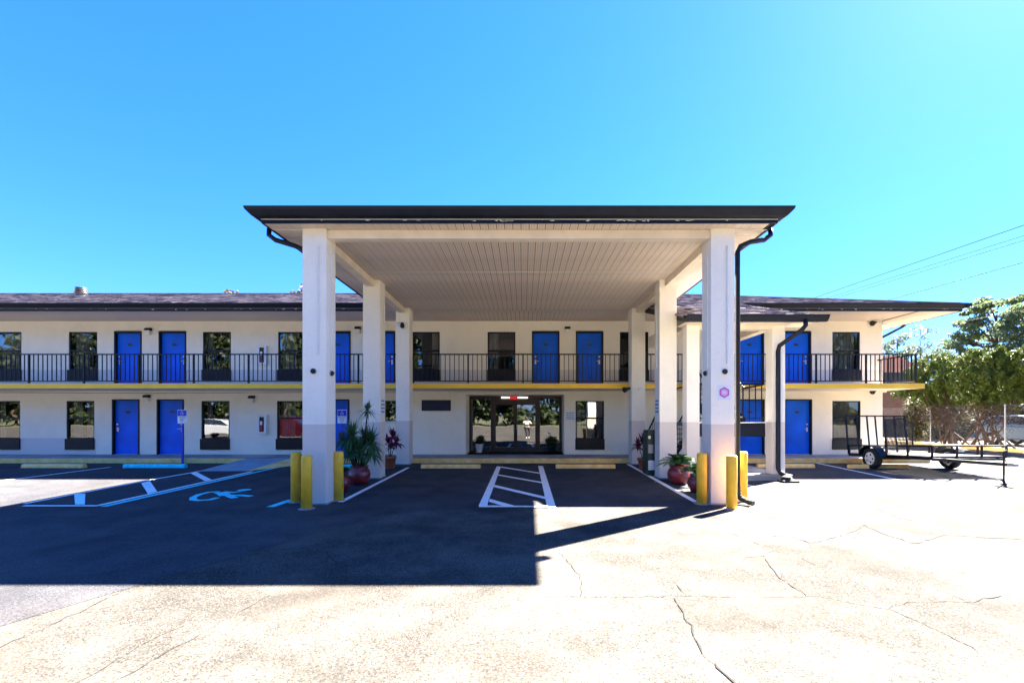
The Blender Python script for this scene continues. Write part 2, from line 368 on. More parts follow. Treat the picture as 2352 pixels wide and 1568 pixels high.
mark = {}
def strip(pts, wd, dz=.008, jit=0):
    mb = MB(); L = []; Rr = []
    for i, (x, y) in enumerate(pts):
        a = pts[max(i-1, 0)]; b_ = pts[min(i+1, len(pts)-1)]; dx, dy = b_[0]-a[0], b_[1]-a[1]; l = math.hypot(dx, dy) or 1
        ww = wd[i] if isinstance(wd, list) else wd
        nx, ny = -dy/l*ww/2, dx/l*ww/2; L.append((x+nx, y+ny)); Rr.append((x-nx, y-ny))
    for i in range(len(pts)-1):
        mb.quad(*[(p[0], p[1], gz(p[1])+dz) for p in (L[i], L[i+1], Rr[i+1], Rr[i])])
    return mb
marks = bpy.data.objects.new('road_markings', None); col.objects.link(marks); marks['kind'] = 'structure'
def line(a, b_, wd=.1, m='line', dz=.008): return obj('painted_line', strip([a, b_], wd, dz), M[m], marks)
line((-3.6, 9.0), (-3.62, 14.4), .11); line((3.40, 9.0), (3.50, 15.3), .12)
z3 = ZG(1290, 1280, 6.72)
def zpoly(zf, pts, m, dz=.008, name='painted_line'):
    mb = MB().quad(*[(p[0], p[1], gz(p[1])+dz) for p in (zf(*q) for q in pts)]); return obj(name, mb, M[m], marks)
zpoly(z3, [(720,212),(800,216),(560,880),(540,965),(375,965)], 'line', .012)
zpoly(z3, [(1500,205),(1592,205),(1840,990),(1672,988)], 'line', .012)
for q in ([(800,212),(1530,330),(1545,352),(790,232)], [(750,362),(1590,508),(1598,535),(745,384)],
          [(675,560),(1650,790),(1656,835),(662,600)], [(590,825),(1050,955),(860,965),(570,880)]): zpoly(z3, q, 'line')
zpoly(z3, [(400,958),(1700,968),(1700,990),(380,990)], 'line', .016)
zl = ZG(60, 1280, 2.6133)
line(zl(-420, 222), zl(655, 88), .10)
line(zl(20, 357), zl(900, 190), .09, 'line'); line(zl(880, 193), zl(1325, 116), .10, 'line_cyan')
line(zl(15, 372), zl(570, 372), .09, 'line'); line(zl(560, 371), zl(1700, 119), .10, 'line')
line(zl(600, 379), zl(1900, 86), .13, 'line_blue', .010)
for q, mm in (([(388,288),(470,284),(466,364),(395,364)], 'line_cyan'), ([(880,206),(945,190),(998,268),(930,286)], 'line'), ([(1238,131),(1282,121),(1400,182),(1350,191)], 'line')):
    zpoly(zl, q, mm, .012)
line(zl(1830, 381), zl(1985, 328), .16, 'line_blue')
zr = ZG(2040, 800, 2.613)
line(zr(655, 1308), zr(1270, 1436), .10); line(zr(150, 1470), zr(330, 1520), .10)
z7 = ZG(1400, 1380, 1.589)
line(z7(1130, 76), z7(1700, 73), .10); line(z7(1110, -5), z7(1500, 72), .09); line(z7(1385, 5), z7(1760, 70), .08)
# wheelchair symbol painted flat on the asphalt
sym = [([(1455,268),(1380,272),(1310,288),(1262,312),(1262,328),(1310,333),(1390,327),(1440,312)], .13),
       ([(1440,275),(1490,290),(1530,297),(1610,296),(1690,303)], .15), ([(1480,272),(1560,276),(1640,262)], .15),
       ([(1520,300),(1570,318)], .14), ([(1470,276),(1500,300)], .22)]
for i, (pts, wd) in enumerate(sym):
    obj('wheelchair_symbol', strip([zl(*p) for p in pts], wd, .008+.0025*i), M['line_blue'], marks)
hx, hy = zl(1640, 260); mb = MB(); n = 16
mb.quad(*[(hx+.14*math.cos(2*math.pi*k/n), hy+.14*math.sin(2*math.pi*k/n), gz(hy)+.022) for k in range(n)])
obj('wheelchair_symbol', mb, M['line_blue'], marks)
# cracks
def crack(zf, pts, wd):
    rr = random.Random(int(pts[0][0]*7+pts[0][1])); P = [zf(*p) for p in pts]; out = [P[0]]
    for a, b_ in zip(P, P[1:]):
        l = math.hypot(b_[0]-a[0], b_[1]-a[1]); n = max(2, int(l/.09))
        for i in range(1, n+1):
            t = i/n; j = .022 if i < n else 0
            out.append((a[0]+(b_[0]-a[0])*t+rr.uniform(-j, j), a[1]+(b_[1]-a[1])*t+rr.uniform(-j, j)))
    obj('crack', strip(out, [wd*.85*rr.uniform(.25, 1.35) for _ in out], .0065), M['crack'], lot)
for pts, wd in (([(790,480),(815,520),(835,570),(870,600),(875,650),(905,700),(930,745),(980,790),(1058,858),(1120,900)], .017),
                ([(160,470),(500,476),(850,470),(1120,475),(1440,472),(1600,505),(1760,530),(1900,590),(2010,640),(2150,720)], .010),
                ([(1195,300),(1225,345),(1260,390),(1320,430),(1380,468)], .016), ([(270,275),(330,330),(370,375),(370,470)], .009), ([(800,418),(845,465)], .014),
                ([(1360,300),(1420,330)], .02), ([(1630,150),(1720,190),(1860,235),(1940,215),(2000,195),(2210,210),(2340,214)], .03),
                ([(1230,200),(1320,205),(1400,235),(1500,210),(1600,175),(1640,150)], .022), ([(1300,285),(1240,265),(1190,290),(1100,300),(1090,312)], .012),
                ([(1960,440),(2120,500),(2165,480),(2250,470)], .014), ([(1750,525),(1830,495),(2120,495)], .009), ([(1020,180),(1100,210),(1170,240)], .018),
                ([(1640,60),(1800,120),(1900,140)], .025), ([(1560,165),(1620,185),(1590,210)], .018)):
    crack(z7, pts, wd)
z8 = ZG(0, 1400, 1.568)
for pts, wd in (([(1090,262),(1160,236),(1330,222),(1440,242),(1500,292)], .014), ([(1190,430),(900,590),(720,690),(430,850)], .008),
                ([(640,365),(400,480),(200,572),(0,660)], .010), ([(1030,118),(860,192),(700,260)], .009), ([(1080,60),(1180,55),(1260,70),(1330,52)], .014),
                ([(560,690),(640,640),(820,560)], .006), ([(330,820),(560,690)], .006)):
    crack(z8, pts, wd)

# walkway and kerb
wk = MB(); wk.box(-28.5, 13.9, 15.72, 17.33, -.3, .155); wk.box(-2.183, 1.551, 17.33, 18.6, -.3, .155)
obj('walkway', wk, M['walk'], kind='structure')
kerb = bpy.data.objects.new('kerb', None); col.objects.link(kerb); kerb['kind'] = 'structure'
kx = [-28.5, -26.5, -24, -21, -18, -15, -12, -9.5]
def kerbstone(x0, x1): obj('kerb_stone', MB().box(x0+.004, x1-.004, 15.6, 15.717, -.3, .157), M['yellow'], kerb, bevel=.012)
for a, b_ in zip(kx, kx[1:]): kerbstone(a, b_)
kx = [-7.3, -5.2, -2.1, .35, 2.05, 4.2, 7.0, 10.0, 13.9]
for a, b_ in zip(kx, kx[1:]): kerbstone(a, b_)
mb = MB().quad((-9.5,15.717,.156), (-8.0,15.717,.156), (-8.18,13.5,gz(13.5)+.012), (-9.6,13.5,gz(13.5)+.012)); mb.quad((-9.5,15.717,.156),(-9.6,13.5,gz(13.5)+.012),(-10.1,15.6,0)); mb.quad((-9.5,15.717,.156),(-10.1,15.6,0),(-9.5,15.6,-.02))
obj('kerb_ramp', mb, M['ramp'], kerb)
mb = MB().quad((-8.0,15.717,.156), (-7.3,15.717,.156), (-7.3,15.1,gz(15)+.012), (-8.18,13.5,gz(13.5)+.014)); obj('ramp_flare', mb, M['yellow'], kerb)
slab = MB().box(4.2, 6.92, 11.72, 15.59, -.3, .10); obj('stair_pad', slab, M['concrete'], kind='structure', bevel=.02)
mb = MB().box(21.8, 21.97, 8, 40, -.2, .16); obj('side_kerb', mb, M['yellow'], kind='structure', bevel=.015)

# ------------------------------------------------------------------ motel building
YW = 17.33; S = 60.6
def WX(x): return (x-CX)/S
B = thing('motel_building', 'long two storey cream stucco motel with blue room doors and brown shingle roof', 'building', (0, YW, 0))
XL, XR = -28.5, 13.62; ZS = 5.2; ZF = 2.72
win_up = [(-320, -254.5, 'left'), (-14.5, 49, 'full'), (157.6, 223.1, 'left'), (465.7, 530.2, 'sliver'), (638.5, 703, 'left'), (945, 1009.9, 'right'), (1120, 1183.7, 'left2'), (1423.8, 1489.2, 'none'), (1912, 1975.5, 'full')]
win_dn = [(-320, -254.5, 'left'), (-18.5, 46, 'sliver'), (152.3, 216.4, 'mid'), (462.2, 527, 'sliver'), (635.7, 700, 'left'), (1322.2, 1387.4, 'office'), (1912, 1977, 'full')]
door_up = [(-215.6, -152.5, 0), (-113.2, -50.2, 1), (262.4, 325.5, 0), (364.8, 427.8, 1), (742, 805.5, 0), (844.5, 907.5, 1), (1221.8, 1285, 0), (1322.7, 1385.9, 1), (1691.5, 1754.6, 0), (1800, 1862.9, 1)]
door_dn = [(-215.6, -152.5, 0), (-113.2, -50.2, 1), (257.5, 320.5, 0), (360.2, 422.5, 1), (740, 802.7, 0), (1693, 1756, 0), (1802, 1865, 1)]
WT_U, WB_U, WM_U, WP_U = 4.795, 2.953, 4.085, 3.36
WT_D, WB_D, WM_D, WP_D = 2.18, .34, 1.53, .75
opens = []
for a, b_, k in win_up: opens.append((WX(a), WX(b_), WB_U, WT_U, .09))
for a, b_, k in win_dn: opens.append((WX(a), WX(b_), WB_D, WT_D, .09))
for a, b_, k in door_up: opens.append((WX(a), WX(b_), ZF, 4.84, .15))
for a, b_, k in door_dn: opens.append((WX(a), WX(b_), .155, 2.245, .15))
opens.append((-2.183, 1.551, .155, 2.42, 1.17)); opens.append((WX(868), WX(930), 1.42, 2.19, .09))
xsb = sorted({XL, XR, *[o[0] for o in opens], *[o[1] for o in opens]}); zsb = sorted({-.3, ZS+.02, *[o[2] for o in opens], *[o[3] for o in opens]})
wm = MB()
for i in range(len(xsb)-1):
    for j in range(len(zsb)-1):
        xm, zm = (xsb[i]+xsb[i+1])/2, (zsb[j]+zsb[j+1])/2
        if any(o[0] < xm < o[1] and o[2] < zm < o[3] for o in opens): continue
        wm.quad((xsb[i],YW,zsb[j]), (xsb[i+1],YW,zsb[j]), (xsb[i+1],YW,zsb[j+1]), (xsb[i],YW,zsb[j+1]))
for x0, x1, z0, z1, dp in opens:
    y2 = YW+dp
    wm.quad((x0,YW,z0),(x0,y2,z0),(x0,y2,z1),(x0,YW,z1)); wm.quad((x1,YW,z0),(x1,YW,z1),(x1,y2,z1),(x1,y2,z0))
    wm.quad((x0,YW,z1),(x0,y2,z1),(x1,y2,z1),(x1,YW,z1)); wm.quad((x0,YW,z0),(x1,YW,z0),(x1,y2,z0),(x0,y2,z0))
o = wm.mesh('wall', M['wall']); me = o
obj('wall', me, None, B)
obj('wall', MB().box(XR-.2, XR, YW+.002, 29, -.3, ZS+.02), M['wall'], B); obj('wall', MB().box(XL, XL+.2, YW+.002, 29, -.3, ZS+.02), M['wall'], B)
obj('wall', MB().box(XL+.2, XR-.2, 28.8, 29, -.3, ZS+.02), M['wall'], B)
obj('interior_partition', MB().box(XL+.25, XR-.25, 21.5, 21.6, 0, ZS), M['interior'], B)
obj('floor_slab', MB().box(XL+.21, XR-.21, YW+.16, 28.7, ZF-.22, ZF-.01).box(XL+.21, XR-.21, YW+1.3, 28.7, -.1, .15), M['interior'], B)
obj('balcony_slab', MB().box(XL, 13.62, 15.61, YW-.003, 2.555, 2.712), M['beam'], B)
obj('balcony_edge', MB().box(XL, 13.68, 15.58, 15.607, 2.55, 2.722).box(13.623, 13.68, 15.607, YW+.2, 2.55, 2.722), M['slab_yellow'], B)

# windows: one unit of each height, copies share the meshes
def mk_window(zt, zb, zm, zp, wd, cur):
    f = MB(); h = wd/2; t = .045; y0, y1 = YW+.02, YW+.088
    for a, b_, c, d in ((-h, -h+t, zp, zt), (h-t, h, zp, zt), (-h+t, h-t, zt-t, zt), (-h+t, h-t, zp, zp+t*.8), (-h+t, h-t, zm-.03, zm+.03)): f.box(a, b_, y0, y1, c, d)
    fr = f.mesh('window_frame', M['black'])
    pu = MB().quad((-h+t, YW+.05, zm+.03), (h-t, YW+.05, zm+.03), (h-t, YW+.05, zt-t), (-h+t, YW+.05, zt-t)).mesh('pane', M['glass'])
    pl = MB().quad((-h+t, YW+.07, zp+t*.8), (h-t, YW+.07, zp+t*.8), (h-t, YW+.07, zm-.03), (-h+t, YW+.07, zm-.03)).mesh('pane', M['glass'])
    sp = MB().box(-h-.015, h+.015, YW-.055, YW+.085, zb, zp-.004).mesh('sill_panel', M['black'])
    return fr, pu, pl, sp
def pleats(x0, x1, z0, z1, y, m, amp=.022):
    mb = MB(); n = max(6, int((x1-x0)/.022)); rr = random.Random(int((x0+50)*97)); ph = 0; row = []
    for i in range(n+1):
        ph += rr.uniform(.8, 1.5); row.append((x0+(x1-x0)*i/n, y+amp*math.sin(ph)+rr.uniform(-.004, .004)))
    for a, b_ in zip(row, row[1:]): mb.quad((a[0],a[1],z0), (b_[0],b_[1],z0), (b_[0],b_[1],z1), (a[0],a[1],z1))
    return mb.mesh('curtain', m, True)
WU = mk_window(WT_U, WB_U, WM_U, WP_U, 1.06, None); WD = mk_window(WT_D, WB_D, WM_D, WP_D, 1.06, None)
def put_window(a, b_, k, up):
    xc = (WX(a)+WX(b_))/2; ms = WU if up else WD; zp, zt, zm = (WP_U, WT_U, WM_U) if up else (WP_D, WT_D, WM_D)
    wd = WX(b_)-WX(a); sx = wd/1.06
    f = obj('window', ms[0], None, B, loc=(xc, 0, 0)); f.scale = (sx, 1, 1)
    for me_, nm in ((ms[1], 'pane'), (ms[2], 'pane'), (ms[3], 'sill_panel')): obj(nm, me_, None, f)
    h = .48
    seg = {'full': [(-h, h)], 'left': [(-h, .08)], 'left2': [(-h, -.12)], 'right': [(.2, h)], 'sliver': [(-h, -.25), (.32, h)], 'mid': [(-h, -.12), (.04, h)], 'office': [(-h, -.3), (.28, h)], 'none': []}[k]
    for s0_, s1_ in seg: obj('curtain', pleats(s0_, s1_, zp, zt, YW+.22, M['curtain']), None, f)
    if k == 'office':
        obj('notice', MB().box(-.13, .17, YW+.125, YW+.13, 1.52, 2.11), M['paper'], f)
        for q in ((-.45, -.33, 1.68, 1.82), (-.3, -.18, 1.72, 1.86), (-.46, -.31, 1.53, 1.66), (-.29, -.17, 1.5, 1.68)): obj('notice', MB().box(q[0], q[1], YW+.105, YW+.11, q[2], q[3]), M['paper'], f)
    return f
for a, b_, k in win_up: put_window(a, b_, k, True)
for a, b_, k in win_dn: put_window(a, b_, k, False)
# small office window between the canopy columns
xo0, xo1 = WX(868), WX(930)
f = MB(); f.box(xo0, xo0+.04, YW+.02, YW+.085, 1.42, 2.19).box(xo1-.04, xo1, YW+.02, YW+.085, 1.42, 2.19).box(xo0+.04, xo1-.04, YW+.02, YW+.085, 2.15, 2.19).box(xo0+.04, xo1-.04, YW+.02, YW+.085, 1.42, 1.46)
f = obj('window', f, M['bronze'], B); obj('pane', MB().quad((xo0+.04,YW+.05,1.46),(xo1-.04,YW+.05,1.46),(xo1-.04,YW+.05,2.15),(xo0+.04,YW+.05,2.15)), M['glass'], f)
obj('sill', MB().box(xo0-.05, xo1+.05, YW-.05, YW+.018, 1.385, 1.418), M['white'], f)

# doors
def mk_door(side):
    h = .52; f = MB(); t = .05
    f.box(-h, -h+t, YW-.02, YW+.148, 0, 2.085).box(h-t, h, YW-.02, YW+.148, 0, 2.085).box(-h+t, h-t, YW-.02, YW+.148, 2.035, 2.085)
    fr = f.mesh('door_frame', M['black']); leaf = MB().box(-h+t, h-t, YW+.09, YW+.135, .012, 2.033).mesh('door', M['blue'])
    s = -1 if side == 0 else 1; hx = s*(h-t-.09); hd = MB()
    hd.box(hx-.03, hx+.03, YW+.075, YW+.089, .86, 1.02); db = MB().tube([(hx, YW+.088, 1.14), (hx, YW+.06, 1.14)], .033, 12).mesh('deadbolt', M['steel'])
    hd.tube([(hx, YW+.08, .97), (hx, YW+.03, .97), (hx-s*.13, YW+.03, .965)], .012, 8)
    hm = hd.mesh('handle', M['steel'])
    pl = MB(); n = 16; base = [(.095*math.cos(2*math.pi*k/n), .05*math.sin(2*math.pi*k/n)+1.6) for k in range(n)]
    pl.prism(base, 'y', YW+.082, YW+.0895); nm = pl.mesh('number_plate', M['plate'])
    th = MB().box(-h+t, h-t, YW+.03, YW+.15, 0, .012).mesh('threshold', M['grey'])
    return fr, leaf, hm, nm, th, db
DM = [mk_door(0), mk_door(1)]
for a, b_, sd in door_up: opens
def put_door(a, b_, sd, z):
    xc = (WX(a)+WX(b_))/2; ms = DM[sd]; d = obj('door', ms[1], None, B, loc=(xc, 0, z)); sx = (WX(b_)-WX(a))/1.04; d.scale = (sx, 1, 1)
    for me_, nm in ((ms[0], 'door_frame'), (ms[2], 'handle'), (ms[3], 'number_plate'), (ms[4], 'threshold'), (ms[5], 'deadbolt')): obj(nm, me_, None, d)
for a, b_, sd in door_up: put_door(a, b_, sd, ZF+.005)
for a, b_, sd in door_dn: put_door(a, b_, sd, .157)

# glazed entrance in its recess
YE = 18.5
def EX(z): return (z/8-156.67)/56.75
def EZ(z): return EYE+(CY-(882+z/8))/56.75
st = MB(); x0, x1 = -2.183, 1.551
for a, b_, c, d in ((x0, EX(300), .157, 2.418), (EX(1915), x1, .157, 2.418), (EX(300), EX(1915), 2.30, 2.418)): st.box(a, b_, YE, YE+.1, c, d)
ent = obj('entrance_storefront', st, M['bronze'], B, bevel=.004)
for a, b_ in ((655, 715), (1505, 1560)): obj('mullion', MB().box(EX(a), EX(b_), YE-.01, YE+.105, .157, 2.297), M['bronze'], ent, bevel=.004)
obj('transom', MB().box(EX(715)+.002, EX(1505)-.002, YE-.006, YE+.1, 2.13, 2.297), M['bronze'], ent)
for a, b_ in ((300, 655), (1560, 1915)):
    obj('sidelight_pane', MB().box(EX(a)+.002, EX(b_)-.002, YE+.045, YE+.053, .22, 2.298), M['door_glass'], ent)
    obj('bottom_rail', MB().box(EX(a)+.002, EX(b_)-.002, YE+.01, YE+.09, .157, .22), M['bronze'], ent)
for k, (a, b_) in enumerate(((715, 1108), (1112, 1505))):
    u, v = EX(a)+.003, EX(b_)-.003; t = .065
    dm = MB(); dm.box(u, u+t, YE+.02, YE+.075, .17, 2.125).box(v-t, v, YE+.02, YE+.075, .17, 2.125).box(u+t, v-t, YE+.02, YE+.075, 2.06, 2.125).box(u+t, v-t, YE+.02, YE+.075, .17, .34)
    dd = obj('entrance_door', dm, M['bronze'], ent, bevel=.003)
    ent_d = dd; dd.parent = B; dd.matrix_parent_inverse = Matrix.Translation(-B.location)
    obj('pane', MB().box(u+t+.001, v-t-.001, YE+.045, YE+.051, .341, 2.059), M['door_glass'], dd)
    hx = (v-.05) if k == 0 else (u+.05)
    obj('handle', MB().tube([(hx, YE+.02, .93), (hx, YE-.05, .95), (hx, YE-.05, 1.22), (hx, YE+.02, 1.24)], .018, 8), M['steel'], dd, smooth=True)
text('address_number', '13910', .13, (EX(460), YE+.035, EZ(440)), M['white'], ent)
obj('lobby_ceiling', MB().box(-4, 3, YE+.3, 21.4, 2.43, 2.46), M['interior'], B)
obj('conduit', MB().tube([(-2.62, YW-.09, 2.50), (1.05, YW-.09, 2.50)], .016, 8), M['white'], B)
obj('conduit', MB().tube([(-28, YW-.05, 2.515), (-20, YW-.05, 2.50), (-14, YW-.05, 2.47), (-8, YW-.05, 2.505), (-4.6, YW-.05, 2.5)], .012, 6), M['grey'], B)

# eaves: soffit boards, fascia, drip edge, gutter
XE = 15.0; YF = 15.65
board = MB().box(-.0725, .0725, YF+.02, YW-.002, ZS, ZS+.012).mesh('soffit_board', M['soffit_x'])
x = XL+.08
while x < XR-.05:
    obj('soffit_board', board, None, B, loc=(x, 0, 0)); x += .155
board2 = MB().box(XR+.005, XE-.02, -.0725, .0725, ZS, ZS+.012).mesh('soffit_board', M['soffit_y'])
y = YF+.10
while y < 24: obj('soffit_board', board2, None, B, loc=(0, y, 0)); y += .155
obj('soffit_backing', MB().box(XL, XE-.01, YF+.01, 29, ZS+.016, ZS+.03), M['interior'], B)
def eave(x0, x1):
    obj('fascia', MB().box(x0, x1, YF-.02, YF+.018, ZS-.008, ZS+.235), M['fascia'], B)
    obj('drip_edge', MB().box(x0, x1, YF-.034, YF-.0205, ZS+.075, ZS+.088), M['grey'], B)
    ch = MB(); rr = random.Random(int(x0*10))
    for k in range(int((x1-x0)*2.2)):
        cx_ = rr.uniform(x0, x1); cz_ = ZS+rr.uniform(.045, .085); pts = []
        for q in range(5): a = q*1.257+rr.uniform(-.4, .4); pts.append((cx_+math.cos(a)*rr.uniform(.01, .08), YF-.0212, cz_+math.sin(a)*rr.uniform(.004, .015)))
        ch.quad(*pts)
    obj('peeling_paint', ch, M['paper'], B, kind='stuff')
    g = [(YF-.022, ZS+.09), (YF-.10, ZS+.09), (YF-.13, ZS+.13), (YF-.17, ZS+.17), (YF-.20, ZS+.215), (YF-.20, ZS+.235), (YF-.18, ZS+.235), (YF-.03, ZS+.225)]
    obj('gutter', MB().prism(g, 'x', x0, x1), M['fascia'], B)
eave(XL-1.2, -4.87); eave(7.50, XE+.02)
obj('fascia', MB().box(XE-.002, XE+.036, YF+.02, 29.5, ZS-.008, ZS+.235), M['fascia'], B)
gx = [(XE+.038, ZS+.09), (XE+.10, ZS+.09), (XE+.13, ZS+.13), (XE+.17, ZS+.17), (XE+.20, ZS+.215), (XE+.20, ZS+.235), (XE+.04, ZS+.225)]
obj('gutter', MB().prism(gx, 'y', YF-.18, 29.5), M['fascia'], B)
obj('gutter', MB().prism([(XE+.022, YF-.15), (XE+.10, YF-.15), (XE+.19, YF-.19), (XE+.022, YF-.19)], 'z', ZS+.13, ZS+.232), M['fascia'], B)
pl = MB(); pl.tube([(XE+.08, 18.05, ZS+.12), (XE+.08, 18.05, ZS+.0), (XE-.1, 18.0, ZS-.1), (13.78, 17.75, 4.58), (13.69, 17.75, 4.45), (13.69, 17.75, .1)], .045, 8)
obj('downspout', pl, M['fascia'], B, smooth=True)
# main roof: hip with the 0.31 pitch
PT = .31; YR = 23.2; ZR0 = ZS+.225; XHL = -29.7
def zroof(y): return ZR0+PT*(y-YF)
ridge = zroof(YR); xr = XE-(YR-YF)
rb = MB()
rb.quad((XHL, YF-.03, ZR0), (XE, YF-.03, ZR0), (xr, YR, ridge), (XHL, YR, ridge)); rb.quad((XE, YF-.03, ZR0), (XE, 2*YR-YF, ZR0), (xr, YR, ridge))
rb.quad((XHL, 2*YR-YF, ZR0), (XHL, YR, ridge), (xr, YR, ridge), (XE, 2*YR-YF, ZR0)); rb.quad((XHL, YF, ZR0), (XHL, YR, ridge), (XHL, 2*YR-YF, ZR0))
obj('roof', rb, M['shingle'], B)
def shingles(inside, y0, y1, x0, x1, name='shingles', seed=3):
    rr = random.Random(seed); mb = MB(); y = y0; r = 0; ex = .15
    while y < y1:
        x = x0-rr.uniform(0, .3)
        while x < x1:
            wd = rr.choice((.18, .26, .33, .4)); a, b_ = max(x, x0), min(x+wd-.008, x1)
            if b_-a > .03 and inside((a+b_)/2, y+ex/2) and inside(a, y) and inside(b_, y):
                lf = .014+rr.uniform(0, .02); za = zroof(y)+lf; zb = zroof(y+ex*1.15)+.006
                n = len(mb.v); mb.v += [(a,y,za),(b_,y,za),(b_,y+ex*1.15,zb),(a,y+ex*1.15,zb),(a,y,za-lf*.9),(b_,y,za-lf*.9)]
                mb.f += [(n,n+1,n+2,n+3), (n+4,n+5,n+1,n)]
            x += wd
        y += ex*.955; r += 1
    me_ = bpy.data.meshes.new(name); me_.from_pydata(mb.v, [], mb.f); me_.materials.append(M['shingle']); me_.update()
    return obj(name, me_, None, B, kind='stuff')
shingles(lambda x, y: x < XE-(y-YF)+.05, YF-.05, YR, XHL, XE)
YP = 11.42
shingles(lambda x, y: True, YP-.05, YF-.05, 4.02, 7.42, seed=5)
obj('ridge_cap', MB().bar((XHL, YR, ridge+.02), (xr, YR, ridge+.02), .3, .04), M['shingle'], B)
obj('ridge_cap', MB().bar((xr, YR, ridge+.02), (XE, YF, ZR0+.03), .25, .035), M['shingle'], B)

# stair porch: the roof slope runs on down over the stairs
zP = zroof(YP)
pr = MB(); pr.quad((4.0, YP, zP), (7.44, YP, zP), (7.44, YF, ZR0), (4.0, YF, ZR0)); pr.quad((4.0, YP, zP-.05), (7.44, YP, zP-.05), (7.44, YF, ZR0-.05), (4.0, YF, ZR0-.05))
pr.quad((7.44, YP, zP), (7.44, YP, zP-.05), (7.44, YF, ZR0-.05), (7.44, YF, ZR0)); pr.quad((4.0, YP, zP), (4.0, YP, zP-.05), (4.0, YF, ZR0-.05), (4.0, YF, ZR0))
obj('porch_roof', pr, M['shingle'], B)
zb = 3.955
obj('porch_fascia', MB().box(4.06, 7.38, YP-.02, YP+.02, zb, zP-.055), M['fascia'], B)
obj('porch_fascia', MB().prism([(YP+.022, zb), (YP+.022, zP-.06), (YF-.2, ZR0-.12), (YF-.2, ZR0-.32)], 'x', 4.062, 4.1), M['fascia'], B)
obj('porch_fascia', MB().prism([(YP+.022, zb), (YP+.022, zP-.06), (YF-.04, ZR0-.06), (YF-.04, ZR0-.27)], 'x', 7.34, 7.378), M['fascia'], B)
g = [(YP-.022, zP-.16), (YP-.10, zP-.16), (YP-.13, zP-.12), (YP-.16, zP-.09), (YP-.19, zP-.03), (YP-.19, zP-.005), (YP-.03, zP-.012)]
obj('gutter', MB().prism(g, 'x', 4.04, 7.54), M['fascia'], B)
obj('porch_soffit', MB().box(4.1, 7.34, YP+.022, 12.2, zb+.02, zb+.03), M['beam'], B)
obj('porch_beam', MB().box(4.25, 6.78, 11.90, 12.15, zb-.09, zb+.018), M['beam'], B)
obj('porch_beam', MB().box(6.50, 6.74, 12.16, YF, zb-.02, 4.3), M['beam'], B); obj('porch_beam', MB().box(4.3, 4.52, 12.16, YF, zb-.02, 4.3), M['beam'], B)
for x0 in (4.237, 6.456): obj('porch_column', MB().box(x0, x0+.333, 11.85, 12.18, -.2, zb-.092 if False else zb+.015), M['column'], B, bevel=.008)
dp = MB(); x = 6.455+.115; dp.tube([(x+.42, YP-.1, zP-.10), (x+.42, YP-.1, zP-.26), (x+.36, YP-.06, zP-.36), (x+.03, 11.78, 3.42), (x, 11.785, 3.28), (x, 11.785, .25), (x+.03, 11.74, .16), (x+.12, 11.6, .06)], .056, 8)
obj('downspout', dp, M['fascia'], B, smooth=True)

# balcony railing
YRL = 15.66; rt = 3.74
RA = obj('railing', MB().box(XL, 5.48, YRL-.025, YRL+.025, rt-.04, rt).box(6.42, 13.5, YRL-.025, YRL+.025, rt-.04, rt).box(XL, 5.48, YRL-.015, YRL+.015, ZF+.07, ZF+.10).box(6.42, 13.42, YRL-.015, YRL+.015, ZF+.07, ZF+.10), M['black'], B)
bal = MB().box(-.011, .011, -.011, .011, ZF+.10, rt-.04).mesh('baluster', M['black']); post = MB().box(-.024, .024, -.024, .024, ZF-.0, rt-.041).mesh('post', M['black'])
posts = [-.01-1.88*k for k in range(15)][::-1] + [1.87, 3.75]
allp = [p for p in posts if p > XL]+[5.455]
for p in allp: obj('post', post, None, RA, loc=(p, YRL, 0))
full = sorted(allp)
for a, b_ in zip(full, full[1:]):
    n = round((b_-a)/.1567)
    for i in range(1, n): obj('baluster', bal, None, RA, loc=(a+(b_-a)*i/n, YRL, 0))
rp = [6.445, 8.33, 10.03, 11.74, 13.44]
for p in rp: obj('post', post, None, RA, loc=(p, YRL, 0))
for a, b_ in zip(rp, rp[1:]):
    n = round((b_-a)/.1567)
    for i in range(1, n): obj('baluster', bal, None, RA, loc=(a+(b_-a)*i/n, YRL, 0))
RS = obj('railing', MB().box(13.415, 13.465, YRL+.026, YW+.02, rt-.04, rt).box(13.425, 13.455, YRL+.026, YW, ZF+.07, ZF+.10), M['black'], B)
for i in range(1, 11): obj('baluster', bal, None, RS, loc=(13.44, YRL+(YW-YRL)*i/11, 0))

# stairs
ST = obj('staircase', MB().box(4.6, 6.44, 12.2, 13.3, 1.32, 1.42).box(4.6, 5.4, 13.3, 14.4, 1.32, 1.42), M['walk'], B)
obj('stringer', MB().box(4.575, 6.45, 12.185, 12.198, 1.06, 1.425), M['fascia'], ST)
obj('nosing', MB().box(4.575, 6.45, 12.178, 12.197, 1.427, 1.445), M['white'], ST)
for i in range(7):
    y = 16.5-.3*i; z = .157+.177*(i+1); obj('tread', MB().box(4.6, 5.4, y-.32, y, z-.05, z), M['concrete'], ST)
for i in range(7):
    y = 13.3+.3*i; z = 1.42+.182*(i+1); obj('tread', MB().box(5.5, 6.4, y, y+.32, z-.05, z), M['concrete'], ST)
for x in (4.57, 5.43): obj('stringer', MB().bar((x, 16.5, .2), (x, 14.4, 1.36), .04, .26), M['fascia'], ST)
for x in (5.47, 6.43): obj('stringer', MB().bar((x, 13.3, 1.42), (x, 15.55, 2.66), .04, .26), M['fascia'], ST)
hr = MB(); hr.bar((4.5, 16.6, 1.0), (4.5, 14.4, 2.32), .04, .04).bar((4.5, 14.4, 2.4), (4.62, 12.22, 2.46), .04, .04).bar((4.6, 12.22, 2.46), (6.44, 12.22, 2.46), .04, .05)
